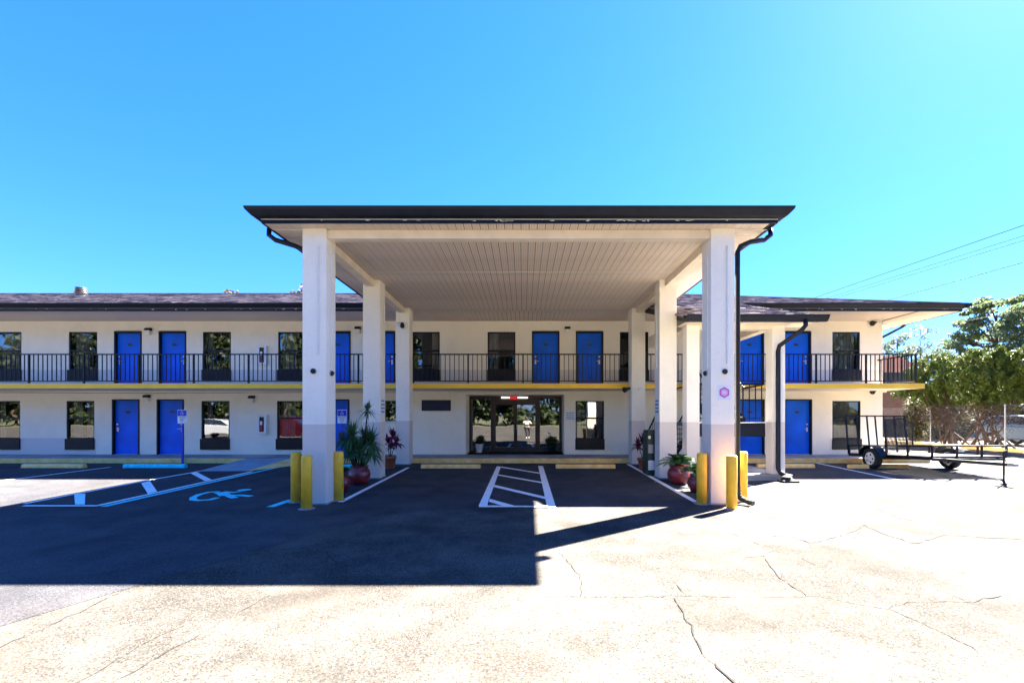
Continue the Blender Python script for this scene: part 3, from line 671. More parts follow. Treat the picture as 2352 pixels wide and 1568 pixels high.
hr.bar((6.38, 12.22, 2.44), (6.43, 13.3, 2.42), .04, .05).bar((6.43, 13.3, 2.42), (6.43, 15.6, 3.7), .04, .05).bar((5.47, 13.3, 2.42), (5.47, 15.6, 3.7), .04, .05).bar((5.43, 16.6, 1.0), (5.43, 14.4, 2.32), .04, .04)
hr.bar((4.6, 12.22, 1.55), (6.44, 12.22, 1.55), .03, .03)
obj('handrail', hr, M['black'], ST)
for i in range(11):
    x = 4.72+i*.165; obj('baluster', MB().bar((x, 12.22, 1.445), (x, 12.22, 2.44), .022, .022), M['black'], ST)
for xx in (4.5, 5.43):
    for i in range(12):
        t = i/11; y = 16.5-2.1*t; obj('baluster', MB().bar((xx, y, .2+1.2*t), (xx, y, 1.05+1.27*t), .02, .02), M['black'], ST)
for xx in (5.47, 6.43):
    for i in range(10):
        t = i/9; y = 13.4+2.1*t; obj('baluster', MB().bar((xx, y, 1.45+1.2*t), (xx, y, 2.45+1.2*t), .02, .02), M['black'], ST)

# roof vent
V = MB(); V.tube([(0,0,-.4), (0,0,.12)], .2, 16)
RV = obj('roof_vent', V, M['galv'], B, loc=(-20.9, 21.6, 7.28), smooth=False)
for k in range(4): obj('vent_ring', MB().lathe((0,0,.10+k*.075), [(.16,0),(.27-.02*k,.012),(.22,.05),(.16,.055)], 18), M['galv'], RV, smooth=True)

# ------------------------------------------------------------------ entrance canopy
C = thing('entrance_canopy', 'large flat canopy on six square cream columns over the motel entrance drive', 'canopy', (0, 9, 0))
CL, CR, CW = -4.24, 3.60, .455
ccols = []
for xx in (CL, CR):
    for yy in (8.77, 12.08, 15.2):
        c = obj('column', MB().box(xx, xx+CW, yy, yy+min(CW, .45), -.4, ZS+.004), M['column'], C, bevel=.01); ccols.append(c)
        obj('plinth_skim', MB().box(xx-.03, xx+CW+.03, yy-.03, min(yy+.48, 15.598), -.4, gz(yy)+.03), M['concrete'], c, bevel=.01)
FL, FR, FY = -4.85, 4.71, 8.52
obj('beam', MB().box(CL+CW+.002, CR-.002, 8.82, 9.0, 5.03, ZS+.003), M['beam'], C, bevel=.006)
for y0, y1 in ((9.225, 12.078), (12.535, 15.198)):
    obj('beam', MB().box(-4.15, -3.93, y0, y1, 5.03, ZS+.003), M['beam'], C, bevel=.006); obj('beam', MB().box(3.74, 3.96, y0, y1, 5.03, ZS+.003), M['beam'], C, bevel=.006)
sx_ = M['soffit_x']
ba = MB().box(-.0725, .0725, 9.005, 11.41, ZS, ZS+.012).mesh('soffit_board', sx_); bb = MB().box(-.0725, .0725, 11.43, 15.60, ZS, ZS+.012).mesh('soffit_board', sx_)
bc = MB().box(-.0725, .0725, FY+.01, 8.81, ZS+.001, ZS+.013).mesh('soffit_board', sx_)
x = -3.85
while x < 3.74:
    obj('soffit_board', ba, None, C, loc=(x, 0, 0)); obj('soffit_board', bb, None, C, loc=(x, 0, 0)); x += .155
x = -4.77
while x < 4.66: obj('soffit_board', bc, None, C, loc=(x, 0, 0)); x += .155
bs = MB().box(FL+.03, -4.155, -.0725, .0725, ZS, ZS+.012).mesh('soffit_board', M['soffit_y']); bt = MB().box(3.965, FR-.03, -.0725, .0725, ZS, ZS+.012).mesh('soffit_board', M['soffit_y'])
y = 8.9
while y < 15.6:
    obj('soffit_board', bs, None, C, loc=(0, y, 0)); obj('soffit_board', bt, None, C, loc=(0, y, 0)); y += .155
for y in (11.42, 15.63): obj('joint_strip', MB().box(-3.92, 3.73, y-.012, y+.012, ZS-.008, ZS-.001), M['paper'], C)
for a in ((FL+.02, CL-.01), (CR+CW+.01, FR-.02)): obj('joint_strip', MB().box(a[0], a[1], 8.80, 8.83, ZS-.008, ZS-.001), M['beam'], C)
obj('soffit_trim', MB().box(3.62, 3.738, 9.01, 15.6, ZS-.006, ZS-.002), M['beam'], C)
obj('soffit_backing', MB().box(FL, FR, FY, 15.6, ZS+.02, ZS+.03), M['interior'], C)
z0 = ZS-.008
obj('fascia', MB().box(FL-.02, FR+.02, FY-.025, FY+.008, z0, z0+.13), M['fascia'], C)
obj('fascia', MB().box(FL-.06, FR+.06, FY-.06, FY-.027, z0+.075, z0+.21), M['fascia'], C)
obj('drip_edge', MB().box(FL-.02, FR+.02, FY-.031, FY-.0265, z0+.060, z0+.074), M['paper'], C)
rr = random.Random(2); ch = MB()
for k in range(46):
    cx_ = rr.choice((rr.gauss(1.9, .5), rr.gauss(-.35, .1), rr.uniform(-4, 4.3))); cz_ = z0+rr.uniform(.035, .068); pts = []
    for q in range(5): a = q*1.257+rr.uniform(-.4, .4); pts.append((cx_+math.cos(a)*rr.uniform(.01, .07), FY-.0262, cz_+math.sin(a)*rr.uniform(.004, .014)))
    ch.quad(*pts)
obj('peeling_paint', ch, M['paper'], C, kind='stuff')
for xa, xb, xc, xd in ((FL-.025, FL+.008, FL-.06, FL-.027), (FR-.008, FR+.025, FR+.027, FR+.06)):
    obj('fascia', MB().box(xa, xb, FY+.009, 15.6, z0, z0+.13), M['fascia'], C); obj('fascia', MB().box(xc, xd, FY-.026, 15.6, z0+.075, z0+.21), M['fascia'], C)
def gut(s0_, sg): return [(s0_, z0+.07), (s0_+sg*.03, z0+.07), (s0_+sg*.08, z0+.095), (s0_+sg*.105, z0+.12), (s0_+sg*.155, z0+.175), (s0_+sg*.17, z0+.21), (s0_+sg*.17, z0+.232), (s0_, z0+.228)]
# front gutter with mitred ends, side gutters
gp = gut(FY-.061, -1); mg = MB(); n = len(gp)
for (px, pz) in gp: mg.v.append((FL-.061+(px-(FY-.061)), px, pz))
for (px, pz) in gp: mg.v.append((FR+.061-(px-(FY-.061)), px, pz))
mg.f += [tuple(range(n))[::-1], tuple(range(n, 2*n))]+[(i, (i+1) % n, n+(i+1) % n, n+i) for i in range(n)]
obj('gutter', mg, M['fascia'], C)
for sg, xb in ((-1, FL-.061), (1, FR+.061)):
    gp = gut(xb, sg); mg = MB()
    for (px, pz) in gp: mg.v.append((px, FY-.061-abs(px-xb), pz))
    for (px, pz) in gp: mg.v.append((px, 15.35, pz))
    mg.f += [tuple(range(n))[::-1], tuple(range(n, 2*n))]+[(i, (i+1) % n, n+(i+1) % n, n+i) for i in range(n)]
    obj('gutter', mg, M['fascia'], C)
rf = MB(); zt = z0+.226
rf.quad((FL-.06,FY-.06,zt), (FR+.06,FY-.06,zt), (0, 13.2, zt+.75)); rf.quad((FR+.06,FY-.06,zt), (FR+.06,17.2,zt), (0,17.2,zt+.75), (0,13.2,zt+.75)); rf.quad((FL-.06,FY-.06,zt), (0,13.2,zt+.75), (0,17.2,zt+.75), (FL-.06,17.2,zt))
obj('roof', rf, M['shingle'], C)
# downspouts
for sg, gx_, cx_ in ((1, 4.86, 4.152), (-1, -5.0, -4.29)):
    yd = 8.86 if sg > 0 else 9.05
    d = MB(); d.tube([(gx_, 9.0, z0+.1), (gx_+.01*sg, 9.0, z0-.02), (gx_-.12*sg, 9.0, z0-.12), (cx_+.25*sg, yd, 4.98), (cx_+.06*sg, yd, 4.90), (cx_, yd, 4.78), (cx_, yd, .25)], .048, 10)
    o_ = obj('downspout', d, M['fascia'], C, smooth=True)
    if sg < 0: continue
    fp = [(cx_, yd, .25), (cx_, yd-.01, .12), (cx_+.03*sg, 8.82, .03), (cx_+.12*sg, 8.7, -.02), (cx_+.2*sg, 8.58, -.03)]
    rr = []; pp = []
    for a, b_ in zip(fp, fp[1:]):
        for k in range(5):
            t = k/5; pp.append([a[j]+(b_[j]-a[j])*t for j in range(3)]); rr.append(.058 if k % 2 else .047)
    obj('flexible_pipe', MB().tube(pp, rr, 10), M['rubber'], o_)
# conduits on the columns
def conduit(pts, parent, r=.012): obj('conduit', MB().tube(pts, r*1.3, 6), M['paper'], parent)
conduit([(-4.24+.31, 8.755, 4.86), (-4.24+.31, 8.755, 2.78)], ccols[0]); conduit([(-3.77, 8.95, 4.8), (-3.77, 8.95, 2.6)], ccols[0])
conduit([(3.60+.31, 8.755, 4.86), (3.60+.31, 8.755, 2.6)], ccols[3], .016); conduit([(3.585, 8.9, 4.72), (3.585, 8.9, 2.55)], ccols[3], .016)
conduit([(3.585, 12.3, 4.5), (3.585, 12.3, 2.9)], ccols[4]); conduit([(-3.77, 12.3, 4.6), (-3.77, 12.3, 2.6)], ccols[1]); conduit([(-3.77, 15.35, 4.9), (-3.77, 15.35, 2.6)], ccols[2])

# small devices on the columns
def reflector(x, y, z, axis, label):
    t = thing('round_sensor', label, 'sensor', (x, y, z), 'round dark sensors on the canopy columns')
    d = Vector((0, -1, 0)) if axis == 'y' else Vector((axis, 0, 0)); p = Vector((x, y, z))
    obj('mount', MB().tube([p, p+d*.02], .055, 14), M['grey'], t); obj('head', MB().tube([p+d*.02, p+d*.05+Vector((0,0,-.012))], [.05, .042], 14), M['rubber'], t); return t
reflector((720-CX)/119.8, 8.769, EYE+(CY-852)/119.8, 'y', 'round dark sensor on the front face of the left front canopy column')
reflector(-3.784, 8.98, EYE+(CY-857)/117, 1, 'round dark sensor on the inner side of the left front canopy column')
reflector((1664.5-CX)/119.8, 8.769, EYE+(CY-853)/119.8, 'y', 'round dark sensor on the front column face above the pink emblem')
reflector(3.599, 8.98, EYE+(CY-857)/117, -1, 'round dark sensor on the inner side of the right front canopy column')
def camera_dev(x, y, z, label, r=.07):
    t = thing('security_camera', label, 'camera', (x, y, z))
    obj('mount', MB().tube([(x-.2, y-.01, z+.1), (x-.0, y-.06, z+.1), (x, y-.06, z+.02)], .018, 8), M['steel'], t)
    obj('dome', MB().lathe((x, y-.06, z), [(.02,-.09),(.06,-.07),(r,-.03),(r,.03),(.05,.07),(.03,.1)], 14), M['rubber'], t, smooth=True)
camera_dev((925-CX)/69.1, 15.2, EYE+(CY-748)/69.1, 'dark dome camera on the left rear canopy column')
def flood(x, y, z, label):
    t = thing('flood_light', label, 'flood light', (x, y, z), 'twin flood lights at the building corner')
    obj('bracket', MB().tube([(x+.45, y-.02, z), (x+.05, y-.02, z+.01)], .012, 6).box(x+.38, x+.5, y-.04, y-.001, z-.05, z+.05), M['white'], t)
    obj('lamp_head', MB().tube([(x+.09, y-.05, z+.02), (x-.03, y-.1, z-.01), (x-.12, y-.16, z-.04)], [.04, .06, .095], 12), M['rubber'], t, smooth=True)
flood(WX(2004), YW, EYE+(CY-742)/S, 'dark flood light under the upper eave at the right corner'); flood(WX(2004), YW, EYE+(CY-898)/S, 'dark flood light under the balcony at the right corner')
flood((1440-CX)/69.1-.0, 15.2, EYE+(CY-893)/69.1, 'dark flood light on the right rear canopy column under the balcony')
# wall lamps
lam = [(343.5, 761, 'between the first two blue doors upstairs from the left'), (823, 758, 'upstairs between the left front and left middle canopy columns'), (1303, 758, 'upstairs between the two blue doors above the entrance'),
       (340, 914, 'between the two ground floor blue doors at left'), (580, 916, 'above the ground floor extinguisher cabinet')]
L0 = None
for px, py, wh in lam:
    x, z = WX(px), EYE+(CY-py)/S
    if L0 is None:
        L0 = thing('wall_lamp', 'small black wall lantern '+wh, 'wall lamp', (x, YW, z), 'wall lamps beside the room doors')
        obj('lamp_cap', MB().prism([(YW-.001, z+.13), (YW-.10, z+.12), (YW-.15, z+.05), (YW-.15, z+.02), (YW-.001, z+.02)], 'x', x-.10, x+.10), M['black'], L0)
        obj('lamp_glass', MB().prism([(YW-.012, z+.018), (YW-.145, z+.018), (YW-.11, z-.13), (YW-.012, z-.13)], 'x', x-.08, x+.08), M['lampglass'], L0)
    else: dup(L0, (x, YW, z), 'small black wall lantern '+wh)
# extinguisher cabinets
E0 = None
for (px, py, wh) in ((606, 974, 'on the ground floor wall'), (606, 816, 'on the upper wall behind the balcony railing')):
    x, z = WX(px), EYE+(CY-py)/S
    if E0 is None:
        E0 = thing('extinguisher_cabinet', 'white fire extinguisher cabinet '+wh, 'cabinet', (x, YW, z), 'fire extinguisher cabinets')
        m_ = MB(); m_.box(x-.175, x+.175, YW-.15, YW-.001, z-.36, z+.36); obj('case', m_, M['white'], E0, bevel=.01)
        obj('window_recess', MB().box(x-.085, x+.085, YW-.157, YW-.151, z-.28, z+.28), M['carglass'], E0)
        obj('extinguisher', MB().lathe((x, YW-.168, z), [(.03,-.25),(.045,-.24),(.045,.02),(.02,.08),(.015,.12)], 10, 1, .25), M['extred'], E0)
        obj('label_plate', MB().box(x-.04, x+.04, YW-.186, YW-.181, z-.02, z+.12), M['white'], E0)
    else: dup(E0, (x, YW, z), 'white fire extinguisher cabinet '+wh)
# sign board, wall notice, column notices, pink emblem
x0, x1 = WX(969), WX(1035.5); zz0, zz1 = EYE+(CY-943)/S, EYE+(CY-918.5)/S
t = thing('blank_sign_board', 'blank dark navy rectangular board on the wall left of the entrance', 'sign board', ((x0+x1)/2, YW, zz0))
obj('panel', MB().box(x0+.03, x1-.03, YW-.032, YW-.002, zz0+.03, zz1-.03), mat('navy_panel', (.012, .012, .05), .5), t); fr = MB()
for q in ((x0, x0+.028, zz0, zz1), (x1-.028, x1, zz0, zz1), (x0+.0285, x1-.0285, zz0, zz0+.028), (x0+.0285, x1-.0285, zz1-.028, zz1)): fr.box(q[0], q[1], YW-.04, YW-.002, q[2], q[3])
obj('frame', fr, M['black'], t)
def notice(xc, z, y, wd, ht, rows, label, nrm='y', ink=None):
    t = thing('notice_sign', label, 'sign', (xc, y, z)); rr = random.Random(rows+int(wd*100))
    if nrm == 'y': obj('plate', MB().box(xc-wd/2, xc+wd/2, y-.006, y-.001, z-ht/2, z+ht/2), M['white'], t)
    else: obj('plate', MB().box(xc+(.001 if nrm > 0 else -.006), xc+(.006 if nrm > 0 else -.001), y-wd/2, y+wd/2, z-ht/2, z+ht/2), M['white'], t)
    for r in range(rows):                                      # lettering too small to read in the photograph: word-length strokes
        zr = z+ht/2-(r+.7)*ht/(rows+.4); u = -wd*.43
        while u < wd*.36:
            l = rr.uniform(.12, .3)*wd; v = min(u+l, wd*.43)
            if nrm == 'y': obj('lettering', MB().box(xc+u, xc+v, y-.008, y-.0065, zr-ht*.035, zr+ht*.035), ink or M['ink'], t)
            else: obj('lettering', MB().box(xc+(.0065 if nrm > 0 else -.008), xc+(.008 if nrm > 0 else -.0065), y+u, y+v, zr-ht*.05, zr+ht*.05), ink or M['ink'], t)
            u = v+wd*.05
    return t
notice(WX(1310), EYE+(CY-954.5)/S, YW, .36, .32, 4, 'white notice with four lines of dark lettering beside the office window')
bi = mat('blue_ink', (.03, .14, .30), .6, var=0)
notice(-3.785+.0, EYE+(CY-933)/84.5, 12.3, .34, .42, 4, 'white notice with blue lettering on the inner side of the left middle column', 1, bi)
notice(3.60, EYE+(CY-933)/84.5, 12.3, .34, .42, 4, 'white notice with blue lettering on the inner side of the right middle column', -1, bi)
ex, ez = (1663.7-CX)/119.8, EYE+(CY-901)/119.8
t = thing('pink_emblem', 'pink rounded hexagon emblem sticker on the right front canopy column', 'sticker', (ex, 8.77, ez))
def hexa(r, y0_, y1_, m_, nm):
    pts = []
    for k in range(24):
        a = 2*math.pi*k/24+math.pi/2; rr_ = r*(1-.07*math.cos(6*(a-math.pi/2)+math.pi)-.0); pts.append((ex+rr_*math.cos(a), ez+rr_*math.sin(a)))
    obj(nm, MB().prism(pts, 'y', y0_, y1_), m_, t)
obj('backing', MB().box(ex-.13, ex+.13, 8.766, 8.769, ez-.14, ez+.14), M['white'], t)
hexa(.098, 8.763, 8.7655, M['pink'], 'outer_ring'); hexa(.070, 8.760, 8.7625, M['pinklight'], 'inner_field')
for q in ((-.035, -.022, -.02, .03), (-.012, .004, -.025, .03), (.012, .035, -.012, .002), (.014, .026, -.03, .03)): obj('mark', MB().box(ex+q[0], ex+q[1], 8.757, 8.7595, ez+q[2], ez+q[3]), M['white'], t)
# exit sign with its tube light
t = thing('exit_sign', 'red lit EXIT sign with white tube lamps above the entrance doors', 'exit sign', (EX(1078), YE-.1, 2.36))
obj('sign_box', MB().box(EX(1010), EX(1145), YE-.12, YE-.06, 2.27, 2.415), M['red'], t, bevel=.005)
text('lettering', 'EXIT', .1, (EX(1078), YE-.123, 2.34), M['pinklight'], t)
for a, b_ in ((850, 1005), (1150, 1335)): obj('tube_lamp', MB().tube([(EX(a), YE-.09, 2.345), (EX(b_), YE-.09, 2.345)], .024, 8), M['tube_light'], t)
t = thing('door_mat', 'dark rubber door mat in front of the glass entrance doors', 'mat', (EX(1090), 18.2, .157))
obj('mat_body', MB().box(EX(655), EX(1525), 17.95, 18.46, .157, .172), M['rubber'], t, bevel=.004); obj('border', MB().box(EX(655)-.03, EX(1525)+.03, 17.92, 18.49, .1565, .163), M['black'], t)

# ------------------------------------------------------------------ things on the lot
bl = [(-4.49, 9.03, 'behind and left of the left front canopy column, leftmost of three'), (-3.99, 8.42, 'standing foremost before the left front canopy column'), (-3.72, 9.2, 'on the drive side of the left front canopy column'),
      (3.46, 8.86, 'on the drive side of the right front canopy column'), (3.82, 8.38, 'standing foremost before the right front canopy column'), (4.37, 9.12, 'behind the black downspout of the right front column, rightmost')]
b0 = None
for x, y, wh in bl:
    lab = 'yellow steel bollard '+wh
    if b0 is None:
        b0 = thing('bollard', lab, 'bollard', (x, y, gz(y)), 'yellow bollards guarding the front columns'); z = gz(y)
        obj('post', MB().lathe((x, y, z), [(.096,-.2),(.096,.955),(.092,.975),(.08,.985)], 22), M['bollard'], b0, smooth=True)
        obj('footing', MB().lathe((x, y, z), [(.15,-.1),(.15,.006),(.10,.016)], 16), M['concrete'], b0)
    else: dup(b0, (x, y, gz(y)), lab, rotz=0 if False else None)
# wheel stops
ws = [((47,190,1075), 'yellow', 'faded yellow concrete wheel stop at the far left of the lot'), ((281,423,1075), 'cyan', 'cyan blue concrete wheel stop beside the left disabled parking sign'),
      ((966,1103,1076), 'yellow', 'yellow wheel stop in front of the walkway left of the painted hatching'), ((1277,1414,1076), 'yellow', 'yellow wheel stop in front of the walkway right of the painted hatching'),
      ((1742,1873,1075), 'yellow', 'yellow wheel stop before the right ground floor door, behind the porch column'), ((1953,2090,1076), 'yellow', 'yellow wheel stop partly hidden behind the trailer wheel'), ((670,822,1076), 'cyan', 'cyan blue wheel stop behind the left canopy column and potted yucca')]
for (a, b_, yb), m_, lab in ws:
    p0 = G(a, yb); p1 = G(b_, yb); yy = p0[1]+.08; z = gz(yy)+.003
    t = thing('wheel_stop', lab, 'wheel stop', ((p0[0]+p1[0])/2, yy, z), 'concrete wheel stops')
    obj('stop_block', MB().prism([(yy-.08, z), (yy-.075, z+.07), (yy-.045, z+.125), (yy+.045, z+.125), (yy+.075, z+.07), (yy+.08, z)], 'x', p0[0], p1[0]), M[m_], t, bevel=.012)
    for q in (.18, .82):
        xx = p0[0]+(p1[0]-p0[0])*q; obj('anchor_pin', MB().tube([(xx, yy, z+.1), (xx, yy, z+.132)], .014, 8), M['rubber'], t)
# disabled parking signs
def wheelchair(parent, x, y, z, s, m_):
    pts = [(x-.02*s, z+.30*s), (x-.05*s, z+.12*s), (x+.12*s, z+.10*s), (x+.2*s, z-.12*s), (x+.28*s, z-.10*s)]
    a = MB()
    for p, q in zip(pts, pts[1:]): a.bar((p[0], y, p[1]), (q[0], y, q[1]), .004, .05*s)
    ring = [(x-.04*s+.2*s*math.cos(R(t_)), y, z-.08*s+.2*s*math.sin(R(t_))) for t_ in range(110, 361, 25)]
    for p, q in zip(ring, ring[1:]): a.bar(p, q, .004, .045*s)
    a.tube([(x-.02*s, y-.002, z+.40*s), (x-.02*s, y+.002, z+.40*s)], .055*s, 10); obj('wheelchair_emblem', a, m_, parent)
for px, py, s_, lab in ((432, 1064, 66.5, 'blue and white disabled parking sign on a blue post by the cyan wheel stop'), (793, 1064, 66.5, 'blue and white disabled parking sign behind the potted yucca by the left column')):
    d = F/s_; x = (px-CX)/s_; y = 15.52; z = gz(y)
    t = thing('parking_sign', lab, 'sign', (x, y, z), 'disabled parking signs')
    obj('post', MB().box(x-.03, x+.03, y, y+.03, z-.1, 1.75), M['signblue'], t); obj('sign_plate', MB().box(x-.155, x+.155, y-.006, y-.001, 1.36, 1.82), M['white'], t, bevel=.002)
    obj('blue_field', MB().box(x-.145, x+.145, y-.009, y-.0065, 1.61, 1.805), M['signblue'], t); wheelchair(t, x, y-.012, 1.705, .20, M['white'])
    for k, w_ in enumerate(('PARKING BY', 'DISABLED', 'PERMIT', 'ONLY')): text('lettering', w_, .045, (x, y-.0075, 1.57-.05*k), M['ink'], t)

# ------------------------------------------------------------------ plants
def blades(mb, c, n, r, w_, rr, up=(-.5, 1.0), droop=.5, seg=4, wf=None):
    for i in range(n):
        az = rr.uniform(0, 2*math.pi); el = rr.uniform(*up)*1.2; L = r*rr.uniform(.75, 1.1)
        d = Vector((math.cos(az)*math.cos(el), math.sin(az)*math.cos(el), math.sin(el))); side = Vector((-math.sin(az), math.cos(az), 0)); pts = []
        for k in range(seg+1):
            t_ = k/seg; p = Vector(c)+d*L*t_+Vector((0,0,-1))*droop*L*t_*t_*abs(math.cos(el)); ww = w_*((.55+1.2*t_) if t_ < .35 else (1.0*(1-t_)/.65))*.5; pts.append((p-side*ww, p+side*ww))
        b0_ = len(mb.v)
        for a, b_ in pts: mb.v += [tuple(a), tuple(b_)]
        for k in range(seg): q = b0_+2*k; mb.f.append((q, q+1, q+3, q+2))
def rawobj(name, mb, m_, parent, kind=None):
    me_ = bpy.data.meshes.new(name); me_.from_pydata(mb.v, [], mb.f); me_.materials.append(m_); me_.update(); return obj(name, me_, None, parent, kind=kind)
POTS = {'round': [(.12,0),(.19,.03),(.255,.16),(.265,.26),(.235,.36),(.19,.40),(.215,.44),(.22,.46),(.19,.46),(.17,.42)],
        'terra': [(.13,0),(.14,.01),(.185,.29),(.205,.29),(.21,.36),(.19,.36),(.18,.33)], 'urn': [(.12,0),(.13,.03),(.095,.06),(.12,.12),(.155,.32),(.165,.34),(.15,.34),(.14,.31)]}
def pot(t, x, y, z, kind, m_, s=1.0, tilt=0):
    pr_ = [(r*s, h*s) for r, h in POTS[kind]]; p = obj('pot', MB().lathe((x, y, z), pr_, 24), m_, t, smooth=True)
    obj('soil', MB().lathe((x, y, z), [(pr_[-1][0]*.98, pr_[-1][1]-.02), (.01, pr_[-1][1]-.005)], 16), M['soil'], t); return pr_[-3][1]
rr = random.Random(11)
x, y = -4.0, 11.15; z = gz(y)+.004
t = thing('potted_yucca', 'tall green yucca with a spiky top tuft in a round maroon pot', 'potted plant', (x, y, z)); h = pot(t, x, y, z, 'round', M['maroon'])
heads = [(x+.20, y, 1.74, .32, 60), (x-.17, y-.02, 1.10, .52, 170), (x+.26, y+.03, .96, .54, 180), (x+.02, y-.12, .78, .46, 150), (x-.46, y+.1, 1.0, .38, 80), (x+.06, y+.16, 1.05, .44, 120), (x-.2, y-.1, .72, .40, 100), (x+.34, y-.08, .70, .40, 100)]
for hx, hy, hz, r_, n_ in heads:
    obj('stem', MB().tube([(x+(hx-x)*.25, y+(hy-y)*.3, z+h-.06), (x+(hx-x)*.7, y+(hy-y)*.7, (z+h+hz)/2), (hx, hy, hz)], [.028, .02, .016], 7), M['bark'], t, smooth=True)
    mb = MB(); blades(mb, (hx, hy, hz), n_, r_, .042, rr, (-.55, 1.15), .45); rawobj('leaf_rosette', mb, M['yucca'], t)
def cordy(x, y, lab, hs_, potm, k_='terra', s=1.0):
    z = gz(y)+.004; t = thing('potted_cordyline', lab, 'potted plant', (x, y, z)); h = pot(t, x, y, z, k_, potm, s)
    for hx, hy, hz, r_, n_ in hs_:
        obj('stem', MB().tube([(x+(hx)*.2, y+hy*.2, z+h-.05), (x+hx, y+hy, hz)], [.014, .010], 6), M['bark'], t)
        mb = MB(); blades(mb, (x+hx, y+hy, hz-.05), n_*2, r_*1.1, .10, rr, (-.3, 1.15), .35); rawobj('leaf_rosette', mb, M['cordyline'], t)
cordy(-4.16, 14.2, 'burgundy leaved cordyline in a terracotta pot between the left columns', [(.10, 0, 1.02, .36, 16), (-.05, .05, .82, .33, 14), (.22, -.03, .84, .33, 14), (.08, -.1, .68, .28, 10)], M['terracotta'], s=1.05)
cordy(3.66, 13.85, 'dark burgundy cordyline in a terracotta pot beside the green box', [(-.05, 0, .86, .36, 16), (-.16, .05, .72, .34, 14), (.05, .06, .98, .28, 12)], M['terracotta'], s=1.0)
def sago(x, y, lab, n_, L, potm, s, seed):
    rr = random.Random(seed); z = gz(y)+.004; t = thing('potted_sago_palm', lab, 'potted plant', (x, y, z)); h = pot(t, x, y, z, 'round', potm, s); c = Vector((x, y, z+h+.02))
    obj('trunk', MB().lathe((x, y, z+h-.04), [(.07,0),(.08,.05),(.04,.1)], 10), M['bark'], t)
    for i in range(n_):
        az = 2*math.pi*i/n_+rr.uniform(-.2, .2); el = rr.uniform(.45, 1.35); l = L*rr.uniform(.8, 1.1); mb = MB(); sp = []
        for k in range(9):
            u = k/8; rad = l*u*math.cos(el)*(1+.1*u); zz = l*u*math.sin(el)-.62*l*u*u; sp.append(c+Vector((math.cos(az)*rad, math.sin(az)*rad, zz)))
        mb.tube(sp, [.008-.0007*k for k in range(9)], 4)
        sd = Vector((-math.sin(az), math.cos(az), 0))
        for k in range(2, 30):
            u = k/30*8; a = sp[int(u)]; b_ = sp[min(int(u)+1, 8)]; p = a+(b_-a)*(u-int(u)); fwd = (b_-a).normalized(); ll = .17*math.sin(math.pi*min(1, k/30*.9+.08))*s*1.1
            for sg in (-1, 1):
                e = p+(sd*sg*.85+fwd*.5+Vector((0,0,-.15))).normalized()*ll; wv = fwd*.013; n0 = len(mb.v)
                mb.v += [tuple(p-wv), tuple(p+wv), tuple(e)]; mb.f.append((n0, n0+1, n0+2))
        rawobj('frond', mb, M['sago'], t)
sago(3.80, 11.2, 'green sago palm in a round maroon pot by the right middle column', 34, .66, M['maroon'], 1.0, 3)
sago(3.86, 10.1, 'small sago palm in a maroon pot half hidden behind the right front column', 28, .55, M['maroon'], .85, 4)
sago(-4.06, 10.15, 'small sago palm in a red pot hidden behind the left front bollards', 14, .42, M['maroon'], .8, 5)
def leafball(mb, c, rad, n, size, rr, sq=(1,1,1), shell=.55):
    for i in range(n):
        v = Vector((rr.gauss(0,1), rr.gauss(0,1), rr.gauss(0,1))).normalized()*rad*(shell+(1-shell)*rr.random()); p = Vector(c)+Vector((v.x*sq[0], v.y*sq[1], v.z*sq[2]))
        a = Vector((rr.gauss(0,1), rr.gauss(0,1), rr.gauss(0,1))).normalized(); b_ = a.cross(Vector((rr.gauss(0,1), rr.gauss(0,1), rr.gauss(0,1)))).normalized(); s = size*rr.uniform(.6, 1.3)
        n0 = len(mb.v); mb.v += [tuple(p-a*s), tuple(p+b_*s*.45), tuple(p+a*s), tuple(p-b_*s*.45)]; mb.f.append((n0, n0+1, n0+2, n0+3))
x, y, z = (1100.6-CX)/57.7, 18.2, .157
t = thing('potted_shrub', 'small dark green shrub in a white urn left of the entrance doors', 'potted plant', (x, y, z)); pot(t, x, y, z, 'urn', M['white'])
mb = MB(); leafball(mb, (x, y, z+.50), .22, 420, .035, rr, (1,1,.8), .2); rawobj('foliage', mb, M['bushleaf'], t)
for q in range(4): obj('stem', MB().tube([(x, y, z+.3), (x+.06*math.cos(q*1.6), y+.06*math.sin(q*1.6), z+.45)], .006, 5), M['bark'], t)
x, y, z = (1268-CX)/57.7, 18.15, .157
t = thing('potted_flower', 'bushy dark potted plant with one white bloom right of the entrance doors', 'potted plant', (x, y, z)); pot(t, x, y, z, 'terra', M['rubber'], .8)
mb = MB(); leafball(mb, (x, y, z+.42), .27, 600, .04, rr, (1,1,.85), .2); rawobj('foliage', mb, M['bushleaf'], t)
obj('stem', MB().tube([(x-.05, y, z+.35), (x-.08, y-.03, z+.72)], .006, 5), M['bushleaf'], t); mb = MB(); blades(mb, (x-.08, y-.04, z+.72), 7, .09, .06, rr, (.1, 1.1), .1); rawobj('bloom', mb, M['white'], t)
